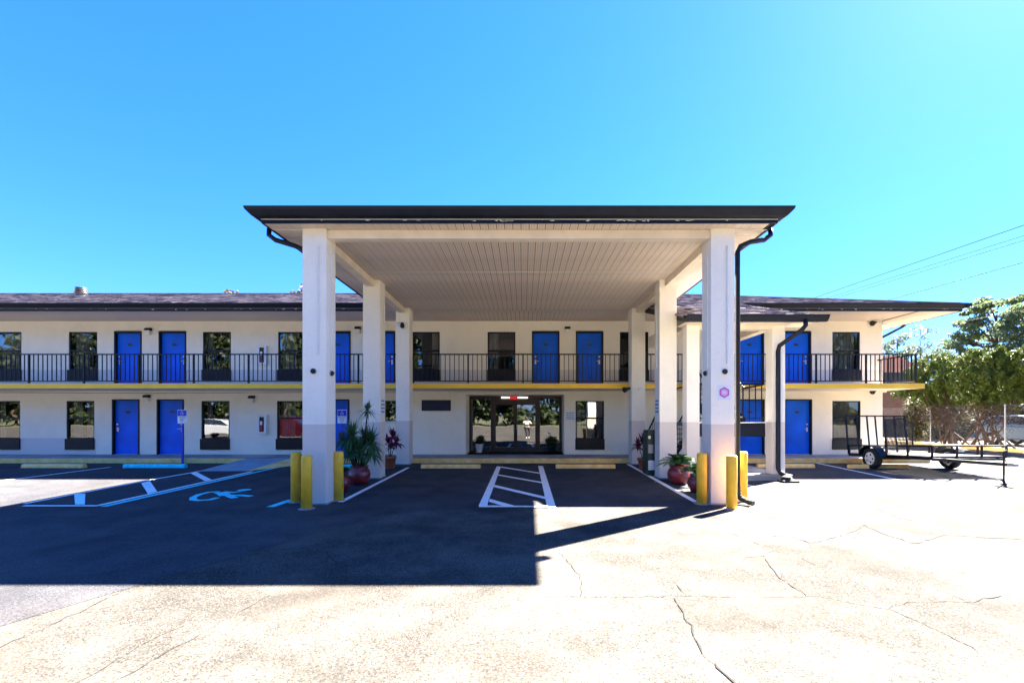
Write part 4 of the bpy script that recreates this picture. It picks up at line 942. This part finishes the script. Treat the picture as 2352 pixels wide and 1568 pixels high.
# newspaper box
x0, x1, y0, y1 = 3.42, 3.92, 12.62, 13.12; z = gz(12.6)+.004
t = thing('newspaper_box', 'dark green newspaper box with a white label behind the right middle column', 'newspaper box', (3.67, 12.87, z))
obj('cabinet', MB().box(x0, x1, y0, y1, z+.03, z+1.15), M['green_box'], t, bevel=.015); obj('top_housing', MB().box(x0+.02, x1-.02, y0+.02, y1-.02, z+1.152, z+1.26), M['green_box'], t, bevel=.02)
obj('base', MB().box(x0+.03, x1-.03, y0+.03, y1-.03, z-.01, z+.028), M['rubber'], t)
obj('display_window', MB().box(x0+.03, x0+.17, y0-.008, y0-.001, z+.62, z+.86), M['grey'], t); obj('label_plate', MB().box(x0+.03, x0+.2, y0-.006, y0-.001, z+.16, z+.42), M['white'], t)
for k in range(4): obj('lettering', MB().box(x0+.05, x0+.16, y0-.009, y0-.0065, z+.21+k*.05, z+.222+k*.05), M['signblue'], t)
obj('coin_slot', MB().box(x0+.03, x0+.09, y0-.02, y0-.001, z+1.02, z+1.1), M['steel'], t)
# black bucket by the stairs, splash block
x, y = 6.25, 13.6; t = thing('black_bin', 'small black square bin on the concrete pad under the stairs', 'bin', (x, y, .1))
obj('bin_body', MB().prism([(x-.15, .1), (x+.15, .1), (x+.18, .42), (x-.18, .42)], 'y', y-.15, y+.15), M['rubber'], t); obj('rim', MB().box(x-.2, x+.2, y-.17, y+.17, .422, .445), M['rubber'], t)
x, y = 6.66, 11.52; z = gz(y)
t = thing('splash_block', 'dark ribbed splash block at the foot of the porch downspout', 'splash block', (x, y, z)); 
obj('block', MB().box(x-.2, x+.22, y-.16, y+.12, z, z+.06), M['rubber'], t, bevel=.02); obj('pipe_collar', MB().lathe((x-.02, y, z+.062), [(.12,0),(.13,.03),(.10,.05),(.115,.075),(.07,.1)], 14), M['rubber'], t)

# ------------------------------------------------------------------ utility trailer
T = thing('utility_trailer', 'black open utility trailer with a raised mesh ramp gate parked at right', 'trailer', (12, 14.15, 0))
xl, xr_, yr, yf = 11.0, 13.0, 15.42, 12.3
def tz(y, h): return .27+(yr-y)/(yr-yf)*.15+h
K = M['black']
fm = MB()
for xx in (xl, xr_): fm.bar((xx, yr, tz(yr,.05)), (xx, yf, tz(yf,.05)), .05, .10)
for k in range(6):
    y = yf+(yr-yf)*k/5; fm.bar((xl, y, tz(y,.03)), (xr_, y, tz(y,.03)), .05, .06)
fm.bar((xl, yf, tz(yf,.03)), (11.8, 11.1, .43), .05, .08); fm.bar((xr_, yf, tz(yf,.03)), (11.8, 11.1, .43), .05, .08)
obj('frame', fm, K, T); rl = MB()
for xx in (xl, xr_): rl.bar((xx, yr, tz(yr,.35)), (xx, yf, tz(yf,.38)), .045, .045)
rl.bar((xl, yf, tz(yf,.38)), (xr_, yf, tz(yf,.38)), .045, .045)
for xx in (xl, xr_):
    for k in range(5):
        y = yf+(yr-yf)*k/4; rl.bar((xx, y, tz(y,.08)), (xx, y, tz(y,.36)), .04, .04)
for k in (1, 2): rl.bar((xl+2*k/3, yf, tz(yf,.08)), (xl+2*k/3, yf, tz(yf,.38)), .04, .04)
obj('side_rail', rl, K, T)
for k in range(13):
    x = xl+.06+k*.147; obj('deck_plank', MB().quad((x, yr-.02, tz(yr,.115)), (x+.14, yr-.02, tz(yr,.115)), (x+.14, yf+.02, tz(yf,.115)), (x, yf+.02, tz(yf,.115))).quad((x, yf+.02, tz(yf,.115)), (x+.14, yf+.02, tz(yf,.115)), (x+.14, yf+.02, tz(yf,.08)), (x, yf+.02, tz(yf,.08))), M['wood'], T)
ga = MB(); zb_, zt_ = tz(yr,.06), 1.61; yg = yr+.03; ytp = yr+.16
for k, xx in enumerate([xl, xl+.36, xl+.72, xl+1.0, xl+1.3, xl+1.65, xr_]): ga.bar((xx, yg, zb_), (xx-.02, ytp, zt_), .04 if k not in (0, 6) else .05, .03)
for z_ in (0, 1.0): ga.bar((xl, yg+(ytp-yg)*z_, zb_+(zt_-zb_)*z_), (xr_, yg+(ytp-yg)*z_, zb_+(zt_-zb_)*z_), .04, .045)
gate = obj('ramp_gate', ga, K, T)
ms_ = MB()
for k in range(17):
    u = (k+.5)/17; ms_.bar((xl+1.3, yg+(ytp-yg)*u, zb_+(zt_-zb_)*u), (xr_, yg+(ytp-yg)*u, zb_+(zt_-zb_)*u), .008, .008)
for k in range(24):
    x = xl+1.3+k*.029*2.5/2.5; x = xl+1.3+.7*k/23; ms_.bar((x, yg, zb_), (x, ytp, zt_), .006, .006)
obj('gate_mesh', ms_, K, gate)
def wheel(parent, x, y, z, r, wd, rimm, face):
    tp = []
    for (rr_, dx_) in ((r*.62, -wd*.42), (r*.9, -wd*.5), (r*.98, -wd*.38), (r, 0), (r*.98, wd*.38), (r*.9, wd*.5), (r*.62, wd*.42)): tp.append((rr_, dx_))
    mb = MB(); n = 28
    for rr_, dx_ in tp:
        for k in range(n): a = 2*math.pi*k/n; mb.v.append((x+dx_, y+rr_*math.cos(a), z+rr_*math.sin(a)))
    for i in range(len(tp)-1):
        for k in range(n): a = i*n+k; b_ = i*n+(k+1) % n; mb.f.append((a, b_, b_+n, a+n))
    for k in range(n): a = k; b_ = (k+1) % n; mb.f.append((a, b_, (len(tp)-1)*n+b_, (len(tp)-1)*n+a))
    w_ = obj('wheel', mb, M['rubber'], parent, smooth=True)
    rm = MB(); fx = x+face*wd*.40
    rm.tube([(fx, y, z), (fx-face*.03, y, z)], [r*.6, r*.6], 24); rm.tube([(fx+face*.02, y, z), (fx, y, z)], [r*.12, r*.14], 12)
    for k in range(5):
        a = 2*math.pi*k/5; rm.bar((fx+face*.012, y, z), (fx+face*.012, y+r*.55*math.cos(a), z+r*.55*math.sin(a)), .07*r/.33, .02)
    obj('rim', rm, rimm, w_); hb = MB()
    for k in range(5):
        a = 2*math.pi*(k+.5)/5; hb.tube([(fx+face*.003, y+r*.38*math.cos(a), z+r*.38*math.sin(a)), (fx+face*.002+face*.004, y+r*.38*math.cos(a), z+r*.38*math.sin(a))], r*.1, 10)
    obj('rim_hole', hb, M['rubber'], w_); return w_
zw = gz(14.15)+.32
wheel(T, 10.80, 14.15, zw, .32, .2, M['rim'], -1); wheel(T, 13.2, 14.15, zw, .32, .2, M['rim'], -1)
obj('axle', MB().bar((10.9, 14.15, zw), (13.1, 14.15, zw), .06, .06), K, T)
for xx in (10.80, 13.2):
    fd = MB(); pr_ = []; 
    for k in range(9):
        a = math.pi*(.06+.88*k/8); pr_.append((14.15+.42*math.cos(a), zw+.40*math.sin(a)+.02))
    n0 = None
    for a, b_ in zip(pr_, pr_[1:]):
        fd.quad((xx-.12, a[0], a[1]), (xx+.12, a[0], a[1]), (xx+.12, b_[0], b_[1]), (xx-.12, b_[0], b_[1])); fd.quad((xx-.12, a[0], a[1]-.012), (xx+.12, a[0], a[1]-.012), (xx+.12, b_[0], b_[1]-.012), (xx-.12, b_[0], b_[1]-.012))
        fd.quad((xx-.12, a[0], a[1]), (xx-.12, b_[0], b_[1]), (xx-.12, b_[0], b_[1]-.03), (xx-.12, a[0], a[1]-.03))
    obj('fender', fd, K, T)
obj('tongue_jack', MB().tube([(11.72, 11.15, gz(11)+.03), (11.72, 11.15, .75)], .019, 8).tube([(11.72, 11.15, .75), (11.80, 11.15, .78)], .012, 6).lathe((11.72, 11.15, gz(11)+.002), [(.08,0),(.07,.03)], 12), K, T)
obj('coupler', MB().box(11.75, 11.85, 10.92, 11.12, .40, .48), M['grey'], T, bevel=.02)
obj('tail_lamp', MB().box(11.1, 11.28, yr+.028, yr+.06, tz(yr,-.02), tz(yr,.05)), M['red'], T)

# ------------------------------------------------------------------ vehicles (seen mirrored in the ground floor windows, and one beyond the shrubs)
def car(name, lab, cat, loc, rot, paint, kind):
    t = thing(name, lab, cat, (0,0,0))
    if kind == 'suv':
        low = [(-2.25,.35),(-2.3,.7),(-2.22,.95),(-1.2,1.02),(1.9,1.05),(2.2,1.0),(2.28,.6),(2.2,.33)]; top = [(-1.25,1.03),(-.45,1.52),(.4,1.66),(1.5,1.62),(2.05,1.35),(2.1,1.05)]
    else:
        low = [(-2.7,.42),(-2.75,.75),(-2.65,1.08),(-1.3,1.18),(.7,1.2),(.72,1.2),(2.75,1.2),(2.8,.6),(2.7,.42)]; top = [(-1.35,1.19),(-.65,1.78),(.3,1.84),(.75,1.7),(.8,1.2)]
    def loft(prof, ws, nm, m_):
        mb = MB(); n = len(prof)
        for (yy, f_) in ws:
            for (px, pz) in prof: mb.v.append((px*f_, yy, pz))
        for i in range(len(ws)-1):
            for k in range(n): a = i*n+k; b_ = i*n+(k+1) % n; mb.f.append((a, b_, b_+n, a+n))
        mb.f += [tuple(range(n))[::-1], tuple((len(ws)-1)*n+k for k in range(n))]; o_ = obj(nm, mb, m_, t, bevel=.05); return o_
    loft(low, [(-.92,.97),(-.7,1),(.7,1),(.92,.97)], 'body', paint)
    mb = MB(); n = len(top)
    for yy, s_ in ((-.80,1),(-.66,2),(.66,2),(.80,1)):
        for px, pz in top: mb.v.append((px, yy if pz < 1.25 else yy*.9, pz))
    for i in range(3):
        for k in range(n): a = i*n+k; b_ = i*n+(k+1) % n; mb.f.append((a, b_, b_+n, a+n))
    mb.f += [tuple(range(n))[::-1], tuple(3*n+k for k in range(n))]; cb = obj('cabin', mb, paint, t, bevel=.03)
    cx_ = sum(p[0] for p in top)/n; cz_ = sum(p[1] for p in top)/n; sh = [((px-cx_)*.86+cx_, (pz-cz_)*.72+cz_+.02) for px, pz in top]
    for sg in (-1, 1):
        g_ = MB(); g_.quad(*[(px, sg*(.806 if pz < 1.25 else .745), pz) for px, pz in sh]); obj('side_window', g_, M['carglass'], cb)
    a, b_ = top[0], top[1]; obj('windscreen', MB().quad((a[0]-.012, -.66, a[1]+.03), (a[0]-.012, .66, a[1]+.03), (b_[0]-.02, .6, b_[1]-.04), (b_[0]-.02, -.6, b_[1]-.04)), M['carglass'], cb)
    r = .36 if kind == 'suv' else .40; bx = 1.38 if kind == 'suv' else 1.75
    for sx__ in (-bx, bx):
        for sy in (-.84, .84):
            wv = wheel(t, 0, 0, 0, r, .24, M['rim'], 1 if sy > 0 else -1); wv.rotation_euler = (0, 0, R(90)); wv.location = (sx__, sy, r)
            if True:
                wv.rotation_euler = (0, 0, R(90) if sy > 0 else R(90))
    for sy in (-.65, .65): obj('headlight', MB().box(-2.3 if kind == 'suv' else -2.74, -2.18 if kind == 'suv' else -2.6, sy-.16, sy+.16, .72, .85), M['lampglass'], t); 
    for sy in (-.7, .7): obj('tail_light', MB().box(2.2 if kind == 'suv' else 2.72, 2.29 if kind == 'suv' else 2.81, sy-.12, sy+.12, .75, .95), M['red'], t)
    t.location = loc; t.rotation_euler = (0, 0, rot); return t
car('parked_car', 'white sport utility car parked left of the camera, mirrored in a window', 'car', (-25.6, -4.3, gz(-4.3)), R(180), M['carwhite'], 'suv')
car('pickup_truck', 'dark red pickup truck parked left, mirrored in the window by the column', 'truck', (-16.0, 3.9, gz(3.9)), R(180), M['carred'], 'pickup')
car('parked_car', 'pale blue car parked behind the shrubs beyond the chain link fence', 'car', (27.5, 24.5, 0), R(100), M['carblue'], 'suv')

# ------------------------------------------------------------------ fence, trees and neighbours at right
FX = 22.25
t = thing('chain_link_fence', 'tall chain link fence with pale posts behind the yellow side kerb', 'fence', (FX, 22, 0)); y = 9.5; ps = []
while y < 38: ps.append(y); y += 3.87
for y in ps: obj('fence_post', MB().tube([(FX, y, -.1), (FX, y, 2.15)], .03, 8), M['grey'], t)
obj('top_rail', MB().tube([(FX, ps[0], 2.1), (FX, ps[-1], 2.1)], .02, 6), M['galv'], t)
mb = MB(); st_ = .16; L_ = ps[-1]-ps[0]; H_ = 2.05; k = -H_
while k < L_:
    a0, a1 = max(0, k), min(L_, k+H_)
    if a1 > a0:
        mb.bar((FX, ps[0]+a0, a0-k+.02), (FX, ps[0]+a1, a1-k+.02), .0035, .0035); mb.bar((FX+.004, ps[0]+a0, H_-(a0-k)+.02), (FX+.004, ps[0]+a1, H_-(a1-k)+.02), .0035, .0035)
    k += st_
obj('chain_mesh', mb, M['galv'], t, kind='stuff')

def npleaves(name, cl, m_, size, parent, seed, elong=.45, kind=None):
    """cl: (x,y,z,r,n,flat) clumps; leaf quads through the clump volumes, denser to the outside"""
    g = np.random.default_rng(seed); P = []
    for (x, y, z, r, n, sq) in cl:
        v = g.normal(size=(n, 3)); v /= np.linalg.norm(v, axis=1)[:, None]; v *= (r*(g.random(n)**.45))[:, None]; v[:, 2] *= sq; P.append(v+np.array([x, y, z]))
    P = np.concatenate(P); n = len(P); a = g.normal(size=(n, 3)); a /= np.linalg.norm(a, axis=1)[:, None]; b_ = np.cross(a, g.normal(size=(n, 3))); b_ /= np.linalg.norm(b_, axis=1)[:, None]
    s = (size*g.uniform(.55, 1.35, n))[:, None]; V = np.empty((n, 4, 3)); V[:, 0] = P-a*s; V[:, 1] = P+b_*s*elong; V[:, 2] = P+a*s; V[:, 3] = P-b_*s*elong
    me_ = bpy.data.meshes.new(name); me_.vertices.add(4*n); me_.vertices.foreach_set('co', V.reshape(-1)); me_.loops.add(4*n); me_.loops.foreach_set('vertex_index', np.arange(4*n))
    me_.polygons.add(n); me_.polygons.foreach_set('loop_start', np.arange(n)*4); me_.update(calc_edges=True); me_.materials.append(m_)
    return obj(name, me_, None, parent, kind=kind) if parent is not None else me_
def tree(name, lab, cat, x, y, h, cr, m_, seed, leaf=.12, nclump=30, per=260, trunk=.18, zlow=.35, sq=.7, conical=0, group=None, limbs=9, csz=(.22,.38)):
    rr = random.Random(seed); t = thing(name, lab, cat, (x, y, 0), group); tk = MB()
    tk.tube([(x, y, -.2), (x+rr.uniform(-.1,.1)*h*.1, y, h*.3), (x+rr.uniform(-.3,.3)*h*.08, y+rr.uniform(-.3,.3)*h*.05, h*.88)], [trunk, trunk*.75, trunk*.2], 8)
    cl = []
    for i in range(nclump):
        u = rr.random(); zz = h*(zlow+(1-zlow)*u); env = (1-u*.9) if conical else math.sqrt(max(.05, 1-((u-.4)/.66)**2)); az = rr.uniform(0, 6.283); rad = cr*env*rr.uniform(.35, .95)
        px, py = x+rad*math.cos(az), y+rad*math.sin(az); r_ = cr*rr.uniform(*csz)*(1-.45*u if conical else 1); cl.append((px, py, zz, r_, int(per*rr.uniform(.7, 1.3)), sq))
        if i < limbs*2: z1 = max(h*.15, zz-rad*.7); tk.tube([(x, y, z1), ((x+px)/2, (y+py)/2, (z1+zz)/2+.1), (px, py, zz)], [trunk*.38, trunk*.22, trunk*.08], 5)
    obj('trunk', tk, M['bark'], t); npleaves('crown', cl, m_, leaf, t, seed); return t
def juniper(x, y, lab, seed, clumps, stems):
    rr = random.Random(seed); t = thing('juniper_tree', lab, 'tree', (x, y, 0), 'clipped juniper trees behind the fence')
    tk = MB()
    for i in range(stems):
        c = rr.choice(clumps); px, py, pz = c[0], c[1], c[2]-c[3]*.3; q = .35
        tk.tube([(x+rr.uniform(-.9,.9), y+rr.uniform(-.9,.9), -.1), (x+(px-x)*.3+rr.uniform(-.3,.3), y+(py-y)*.3+rr.uniform(-.3,.3), pz*.45), (px+rr.uniform(-q,q), py+rr.uniform(-q,q), pz)], [rr.uniform(.03,.07), .028, .01], 5)
    obj('trunk', tk, M['bark'], t)
    tw = [(x+(c[0]-x)*.6, y+(c[1]-y)*.6, c[2]*.55, c[3]*1.15, 170, 1.1) for c in clumps]; npleaves('dead_twigs', tw, M['twig'], .10, t, seed+50, elong=.07)
    tf = []
    for (X, Y, Z, r, n, sq) in clumps:
        tf.append((X, Y, Z, r*.75, int(n*.22), sq))
        for k in range(26):
            v = Vector((rr.gauss(0,1), rr.gauss(0,1), rr.gauss(.25,1))).normalized(); q = r*rr.uniform(.75, 1.08); tf.append((X+v.x*q, Y+v.y*q, Z+v.z*q*sq, r*rr.uniform(.13, .26), int(n*.045), 1.35))
    npleaves('crown', tf, M['juniper'], .05, t, seed, elong=.35); return t
def S3(px, py, d): return ((px-CX)*d/F, d, EYE+(CY-py)*d/F)
def jc(lst, n=2600, sq=.8):
    out = []
    for px, py, d, rpx in lst: X, Y, Z = S3(px, py, d); r = rpx*d/F; out.append((X, Y, Z, r, int(n*(rpx/24)**2*(d/24)**1), sq))
    return out
c1 = jc([(2118,850,25,30),(2150,832,25.5,26),(2176,842,24.5,30),(2108,885,24.6,24),(2145,880,24.2,32),(2188,880,24,30),(2066,905,25,14),(2084,900,25.3,14),(2160,905,24.6,24),(2128,905,25,22),(2205,850,24.8,26),(2095,862,25.6,18),(2150,918,25,22),(2185,915,24.6,24),(2115,915,25.2,18)])
c2 = jc([(2238,830,22.5,30),(2275,825,22,32),(2312,830,21.6,34),(2250,868,22,34),(2292,868,21.6,36),(2330,868,21.2,36),(2225,890,22.5,28),(2268,900,22,28),(2315,902,21.4,30),(2352,830,21,34),(2372,870,20.6,36),(2400,850,20.2,40),(2210,865,22.8,22),(2358,905,21,28),(2240,918,22.4,24),(2290,922,22,26),(2340,925,21.6,26)])
juniper(S3(2190,0,24.6)[0], 24.8, 'broad clipped juniper tree with bare brown stems beside the balcony corner', 21, c1, 14)
juniper(S3(2270,0,22.2)[0], 22.4, 'yellow green clipped juniper tree at the right edge of the photo', 22, c2, 15)
t = thing('pale_shrub', 'pale yellow green shrub at the fence left of the juniper stems', 'shrub', (*S3(2100, 0, 26)[:2], 0), None)
cl = jc([(2100,930,25.8,20),(2092,960,25.6,20),(2110,975,25.6,20),(2098,995,25.8,18),(2118,945,26,16),(2112,1000,25.8,14)], 1100, 1); npleaves('foliage', cl, M['oldgreen'], .07, t, 31)
obj('stem', MB().tube([(S3(2102,0,25.8)[0], 25.8, 0), (S3(2102,0,25.8)[0]+.05, 25.8, 2.2)], .04, 6), M['bark'], t)
for i, (q0, q1, lab) in enumerate(((2120, 2230, 'shaggy olive hedge seen between the bare juniper stems'), (2235, 2420, 'shaggy dark hedge beyond the yellow green juniper at the right edge'))):
    hd = thing('hedge', lab, 'hedge', ((((q0+q1)/2-CX)*33/F), 33, 0)); rr = random.Random(80+i); cl = []
    for k in range(42):
        px = rr.uniform(q0, q1); d = rr.uniform(31, 35); cl.append(((px-CX)*d/F, d, rr.uniform(.3, 3.2), rr.uniform(.5, .9), 480, .8))
    npleaves('foliage', cl, M['oak'] if i else M['oldgreen'], .12, hd, 300+i)
    for k in range(4): X_ = ((q0+(q1-q0)*(k+.5)/4)-CX)*33/F; obj('stem', MB().tube([(X_, 33, -.1), (X_+.1, 33, 2.4)], .06, 6), M['bark'], hd)
tree('pine_tree', 'tall blue green pine tree rising behind the junipers', 'tree', S3(2290,0,44)[0], 44, 12.9, 4.3, M['pine'], 41, leaf=.17, nclump=120, per=120, trunk=.28, zlow=.25, sq=.4, csz=(.10,.24))
tree('pine_tree', 'lower spreading pine left of the tall pine', 'tree', S3(2210,0,47)[0], 47, 9.6, 3.0, M['pine'], 42, leaf=.15, nclump=60, per=90, trunk=.2, zlow=.3, sq=.4, csz=(.12,.25))
tree('pine_tree', 'dense dark pine at the right edge behind the yellow green juniper', 'tree', S3(2390,0,40)[0], 40, 11.3, 4.2, M['pine'], 43, leaf=.16, nclump=110, per=130, trunk=.25, zlow=.2, sq=.5, csz=(.12,.26))
for i, (px, d, h, lab) in enumerate(((2060, 72, 14.5, 'airy pale tree far away beside the building corner'), (2115, 76, 16.2, 'airy pale tree far away above the balcony corner'), (2165, 80, 13.2, 'low airy pale tree far away left of the pines'))):
    tree('distant_tree', lab, 'tree', S3(px,0,d)[0], d, h, 3.6, M['palegreen'], 60+i, leaf=.24, nclump=34, per=45, trunk=.2, zlow=.35, sq=.6, group='airy trees far beyond the fence')
for i, (px, d, h) in enumerate(((720, 46, 14.6), (535, 48, 14.4), (620, 52, 15.0))):
    tree('distant_tree', ['russet tree tip showing above the roof left of the canopy', 'russet tree tip showing faintly over the middle of the left roof', 'thin russet tree behind the left roof ridge'][i], 'tree', S3(px,0,d)[0], d, h, 2.6, M['autumn'], 70+i, leaf=.2, nclump=22, per=70, trunk=.2, zlow=.4)
# neighbours
def gable(name, lab, x0, x1, y0, y1, zw_, zr_, wallm, roofm):
    t = thing(name, lab, 'house', ((x0+x1)/2, y0, 0)); obj('wall', MB().box(x0, x1, y0, y1, -.2, zw_), wallm, t); ym = (y0+y1)/2; rf = MB()
    rf.quad((x0-.5,y0-.5,zw_-.1),(x1+.5,y0-.5,zw_-.1),(x1+.5,ym,zr_),(x0-.5,ym,zr_)); rf.quad((x0-.5,y1+.5,zw_-.1),(x0-.5,ym,zr_),(x1+.5,ym,zr_),(x1+.5,y1+.5,zw_-.1))
    rf.quad((x0,y0,zw_),(x0,y1,zw_),(x0,ym,zr_-.1)); rf.quad((x1,y0,zw_),(x1,y1,zw_),(x1,ym,zr_-.1)); obj('roof', rf, roofm, t); return t
redroof = mat('red_brown_roof', (.05, .026, .024), 1, spec=.0, var=.25, vscale=5); brown = mat('brown_shingles', (.022, .013, .011), 1, spec=.0, var=.35, vscale=6, bump=.5, bscale=12)
h_ = gable('neighbour_house', 'white house with a red brown roof seen through the balcony railing end', 45.5, 51, 58, 68, 7.2, 9.9, mat('house_siding', (.08,.082,.10), 1, spec=0), redroof)
for k in range(3): f = obj('window', MB().box(46.0+k*1.7, 46.9+k*1.7, 57.94, 57.99, 4.6, 6.0), M['carglass'], h_); obj('frame', MB().box(45.95+k*1.7, 46.95+k*1.7, 57.96, 57.995, 4.5, 6.1), M['grey'], f)
h_ = gable('brown_shed', 'low brown shed with a shingled roof beyond the right corner of the motel', 27.6, 33.5, 35.5, 42, 1.5, 3.75, brown, brown)
obj('door', MB().box(28.6, 29.6, 35.42, 35.49, 0, 1.4), M['fascia'], h_)
t = thing('mesh_gate', 'black arched mesh panel standing behind the trailer gate', 'gate', (19.7, 24, 0)); fr = MB(); arc = [(19.0+1.45*k/12, 24, 1.15+.34*math.sin(math.pi*k/12)) for k in range(13)]
fr.tube([(19.0, 24, 0)]+arc+[(20.45, 24, 0)], .035, 6); obj('frame', fr, K, t); mb = MB()
for k in range(25): x = 19.0+1.45*k/24; mb.bar((x, 24, .1), (x, 24, 1.15+.34*math.sin(math.pi*k/24)), .016, .016)
for k in range(24): mb.bar((19.0, 24.0, .1+k*.055), (20.45, 24.0, .1+k*.055), .018, .018) if .1+k*.055 < 1.2 else None
obj('mesh', mb, K, t)

# power lines
def wire(a, b_, lab, sag=.5, r=.014):
    pts = []
    for k in range(25): u = k/24; p = Vector(a).lerp(Vector(b_), u); p.z -= sag*4*u*(1-u); pts.append(tuple(p))
    o_ = obj('power_line', MB().tube(pts, r, 5), M['wire']); tag(o_, lab, 'cable', 'overhead power lines'); return o_
wr = [((2352,517,17.7), (1905,672,27.4), 'topmost overhead cable crossing the upper right sky', .016), ((2352,541,17.9), (1930,675,27.0), 'second overhead cable from the top at right', .011), ((2352,552,18.0), (1960,672,26.2), 'third overhead cable, just below the second at right', .011),
      ((2352,602,17.6), (2080,678,22.3), 'lone overhead cable below the group of three', .014), ((2240,733,20.8), (2100,760,23.6), 'lowest faint cable beside the eave corner', .010)]
for p, q, lab, r_ in wr:
    a = Vector(S3(*p)); b_ = Vector(S3(*q)); d = (b_-a); n_ = d/d.y
    wire(a-n_*(a.y+12), b_+n_*(78-b_.y), lab, 0.0, r_)
a = Vector(S3(2352,517,17.7)); b_ = Vector(S3(1905,672,27.4)); n_ = (b_-a)/(b_-a).y
for yy, lab in ((-12, 'wooden utility pole behind the camera at right'), (78, 'wooden utility pole far behind the motel')):
    p = a+n_*(yy-a.y); t = thing('utility_pole', lab, 'utility pole', (p.x, yy, 0)); obj('pole', MB().tube([(p.x+.3, yy, -.4), (p.x+.3, yy, p.z+.3)], [.16, .11], 10), M['bark'], t)
    obj('cross_arm', MB().bar((p.x-.9, yy, p.z-.05), (p.x+1.5, yy, p.z-.05), .1, .12), M['bark'], t)

# ------------------------------------------------------------------ behind the camera: tree belt mirrored in the glass, photographer
g = np.random.default_rng(5); bm_ = []
for s in range(3):
    cl = []
    for i in range(30):
        u = g.random(); az = g.random()*6.283; rad = 5.5*math.sqrt(max(.1, 1-((u-.45)/.62)**2))*g.uniform(.3, .95); cl.append((rad*math.cos(az), rad*math.sin(az), 1.0+16*u, g.uniform(1.6, 2.6), 130, .8))
    bm_.append(npleaves('crown', cl, M['oak'], .55, None, 90+s))
tkm = MB().tube([(0,0,-.6), (.2,0,7), (0,.3,13)], [.35, .25, .08], 8).mesh('trunk', M['bark'])
k = 0; x = -125
rr = random.Random(9)
while x < 95:
    t = thing('roadside_tree', 'leafy tree in the belt across the lot, seen mirrored in the glass', 'tree', (x, -62+rr.uniform(-4, 4), -.4), 'tree belt across the lot')
    c = bpy.data.objects.new('crown', bm_[k % 3]); col.objects.link(c); c.parent = t; c2 = bpy.data.objects.new('trunk', tkm); col.objects.link(c2); c2.parent = t
    t.rotation_euler = (0, 0, rr.uniform(0, 6)); sc_ = rr.uniform(.85, 1.2); t.scale = (sc_*1.1, sc_*1.1, sc_*rr.uniform(1.15, 1.4)); k += 1; x += rr.uniform(6, 8.5)

px, py = .30, -.62; gzp = gz(py)
t = thing('person', 'photographer in white top and dark trousers raising a phone, mirrored in the door', 'person', (px, py, gzp))
def skin(name, verts, edges, radii, m_, root=0, sub=2):
    me_ = bpy.data.meshes.new(name); me_.from_pydata([(px+a, py+b_, gzp+c) for a, b_, c in verts], edges, []); me_.materials.append(m_); o_ = bpy.data.objects.new(name, me_); col.objects.link(o_); setp(o_, t)
    mod = o_.modifiers.new('skin', 'SKIN'); sv = me_.skin_vertices[0].data
    for i, r_ in enumerate(radii): sv[i].radius = (r_, r_ if not isinstance(r_, tuple) else r_[1])
    sv[root].use_root = True; s_ = o_.modifiers.new('sub', 'SUBSURF'); s_.levels = sub; s_.render_levels = sub; return o_
V_ = [(0,0,.95),(0,0,1.12),(0,0,1.32),(0,0,1.45),(0,.02,1.55),(0,.03,1.66),(.17,0,1.40),(.24,.14,1.2),(.12,.38,1.46),(-.17,0,1.40),(-.24,.14,1.2),(-.06,.38,1.46),(.10,0,.9),(.11,.02,.5),(.12,0,.1),(.12,.12,.04),(-.10,0,.9),(-.11,.02,.5),(-.12,0,.1),(-.12,.12,.04)]
Ed = [(0,1),(1,2),(2,3),(3,4),(4,5),(2,6),(6,7),(7,8),(2,9),(9,10),(10,11),(0,12),(12,13),(13,14),(14,15),(0,16),(16,17),(17,18),(18,19)]
skin('body', V_, Ed, [.13,.11,.14,.06,.055,.09,.055,.042,.03,.055,.042,.03,.085,.06,.042,.035,.085,.06,.042,.035], M['skin'])
skin('top', [(0,0,1.0),(0,0,1.15),(0,0,1.33),(.18,0,1.40),(.25,.12,1.22),(-.18,0,1.40),(-.25,.12,1.22)], [(0,1),(1,2),(2,3),(3,4),(2,5),(5,6)], [.145,.135,.165,.07,.06,.07,.06], M['white'])
skin('trousers', [(0,0,.98),(.105,0,.88),(.12,.01,.5),(.13,0,.12),(-.105,0,.88),(-.12,.01,.5),(-.13,0,.12)], [(0,1),(1,2),(2,3),(0,4),(4,5),(5,6)], [.145,.105,.085,.075,.105,.085,.075], M['rubber'])
for s_ in (-1, 1): obj('shoe', MB().lathe((px+.125*s_, py+.06, gzp), [(.05,0),(.055,.03),(.045,.07),(.02,.085)], 12, 1, 2.3), M['white'], t, smooth=True)
obj('hair', MB().lathe((px, py+.01, gzp+1.66), [(.09,-.1),(.108,0),(.1,.07),(.06,.12),(.01,.135)], 14), M['bark'], t, smooth=True)
for s_ in (-1, 1):
    for k in range(4): obj('finger', MB().tube([(px+.03+.085*s_, py+.37, gzp+1.44+.018*k), (px+.03+.075*s_, py+.43, gzp+1.445+.018*k), (px+.03+.05*s_, py+.435, gzp+1.445+.018*k)], [.009,.008,.007], 6), M['skin'], t)
    obj('thumb', MB().tube([(px+.03+.08*s_, py+.37, gzp+1.42), (px+.03+.05*s_, py+.385, gzp+1.45)], [.010,.008], 6), M['skin'], t)
p_ = obj('mobile_phone', MB().box(px-.05, px+.11, py+.405, py+.415, gzp+1.43, gzp+1.51), M['rubber']); tag(p_, 'dark mobile phone held up in both hands by the photographer', 'phone')
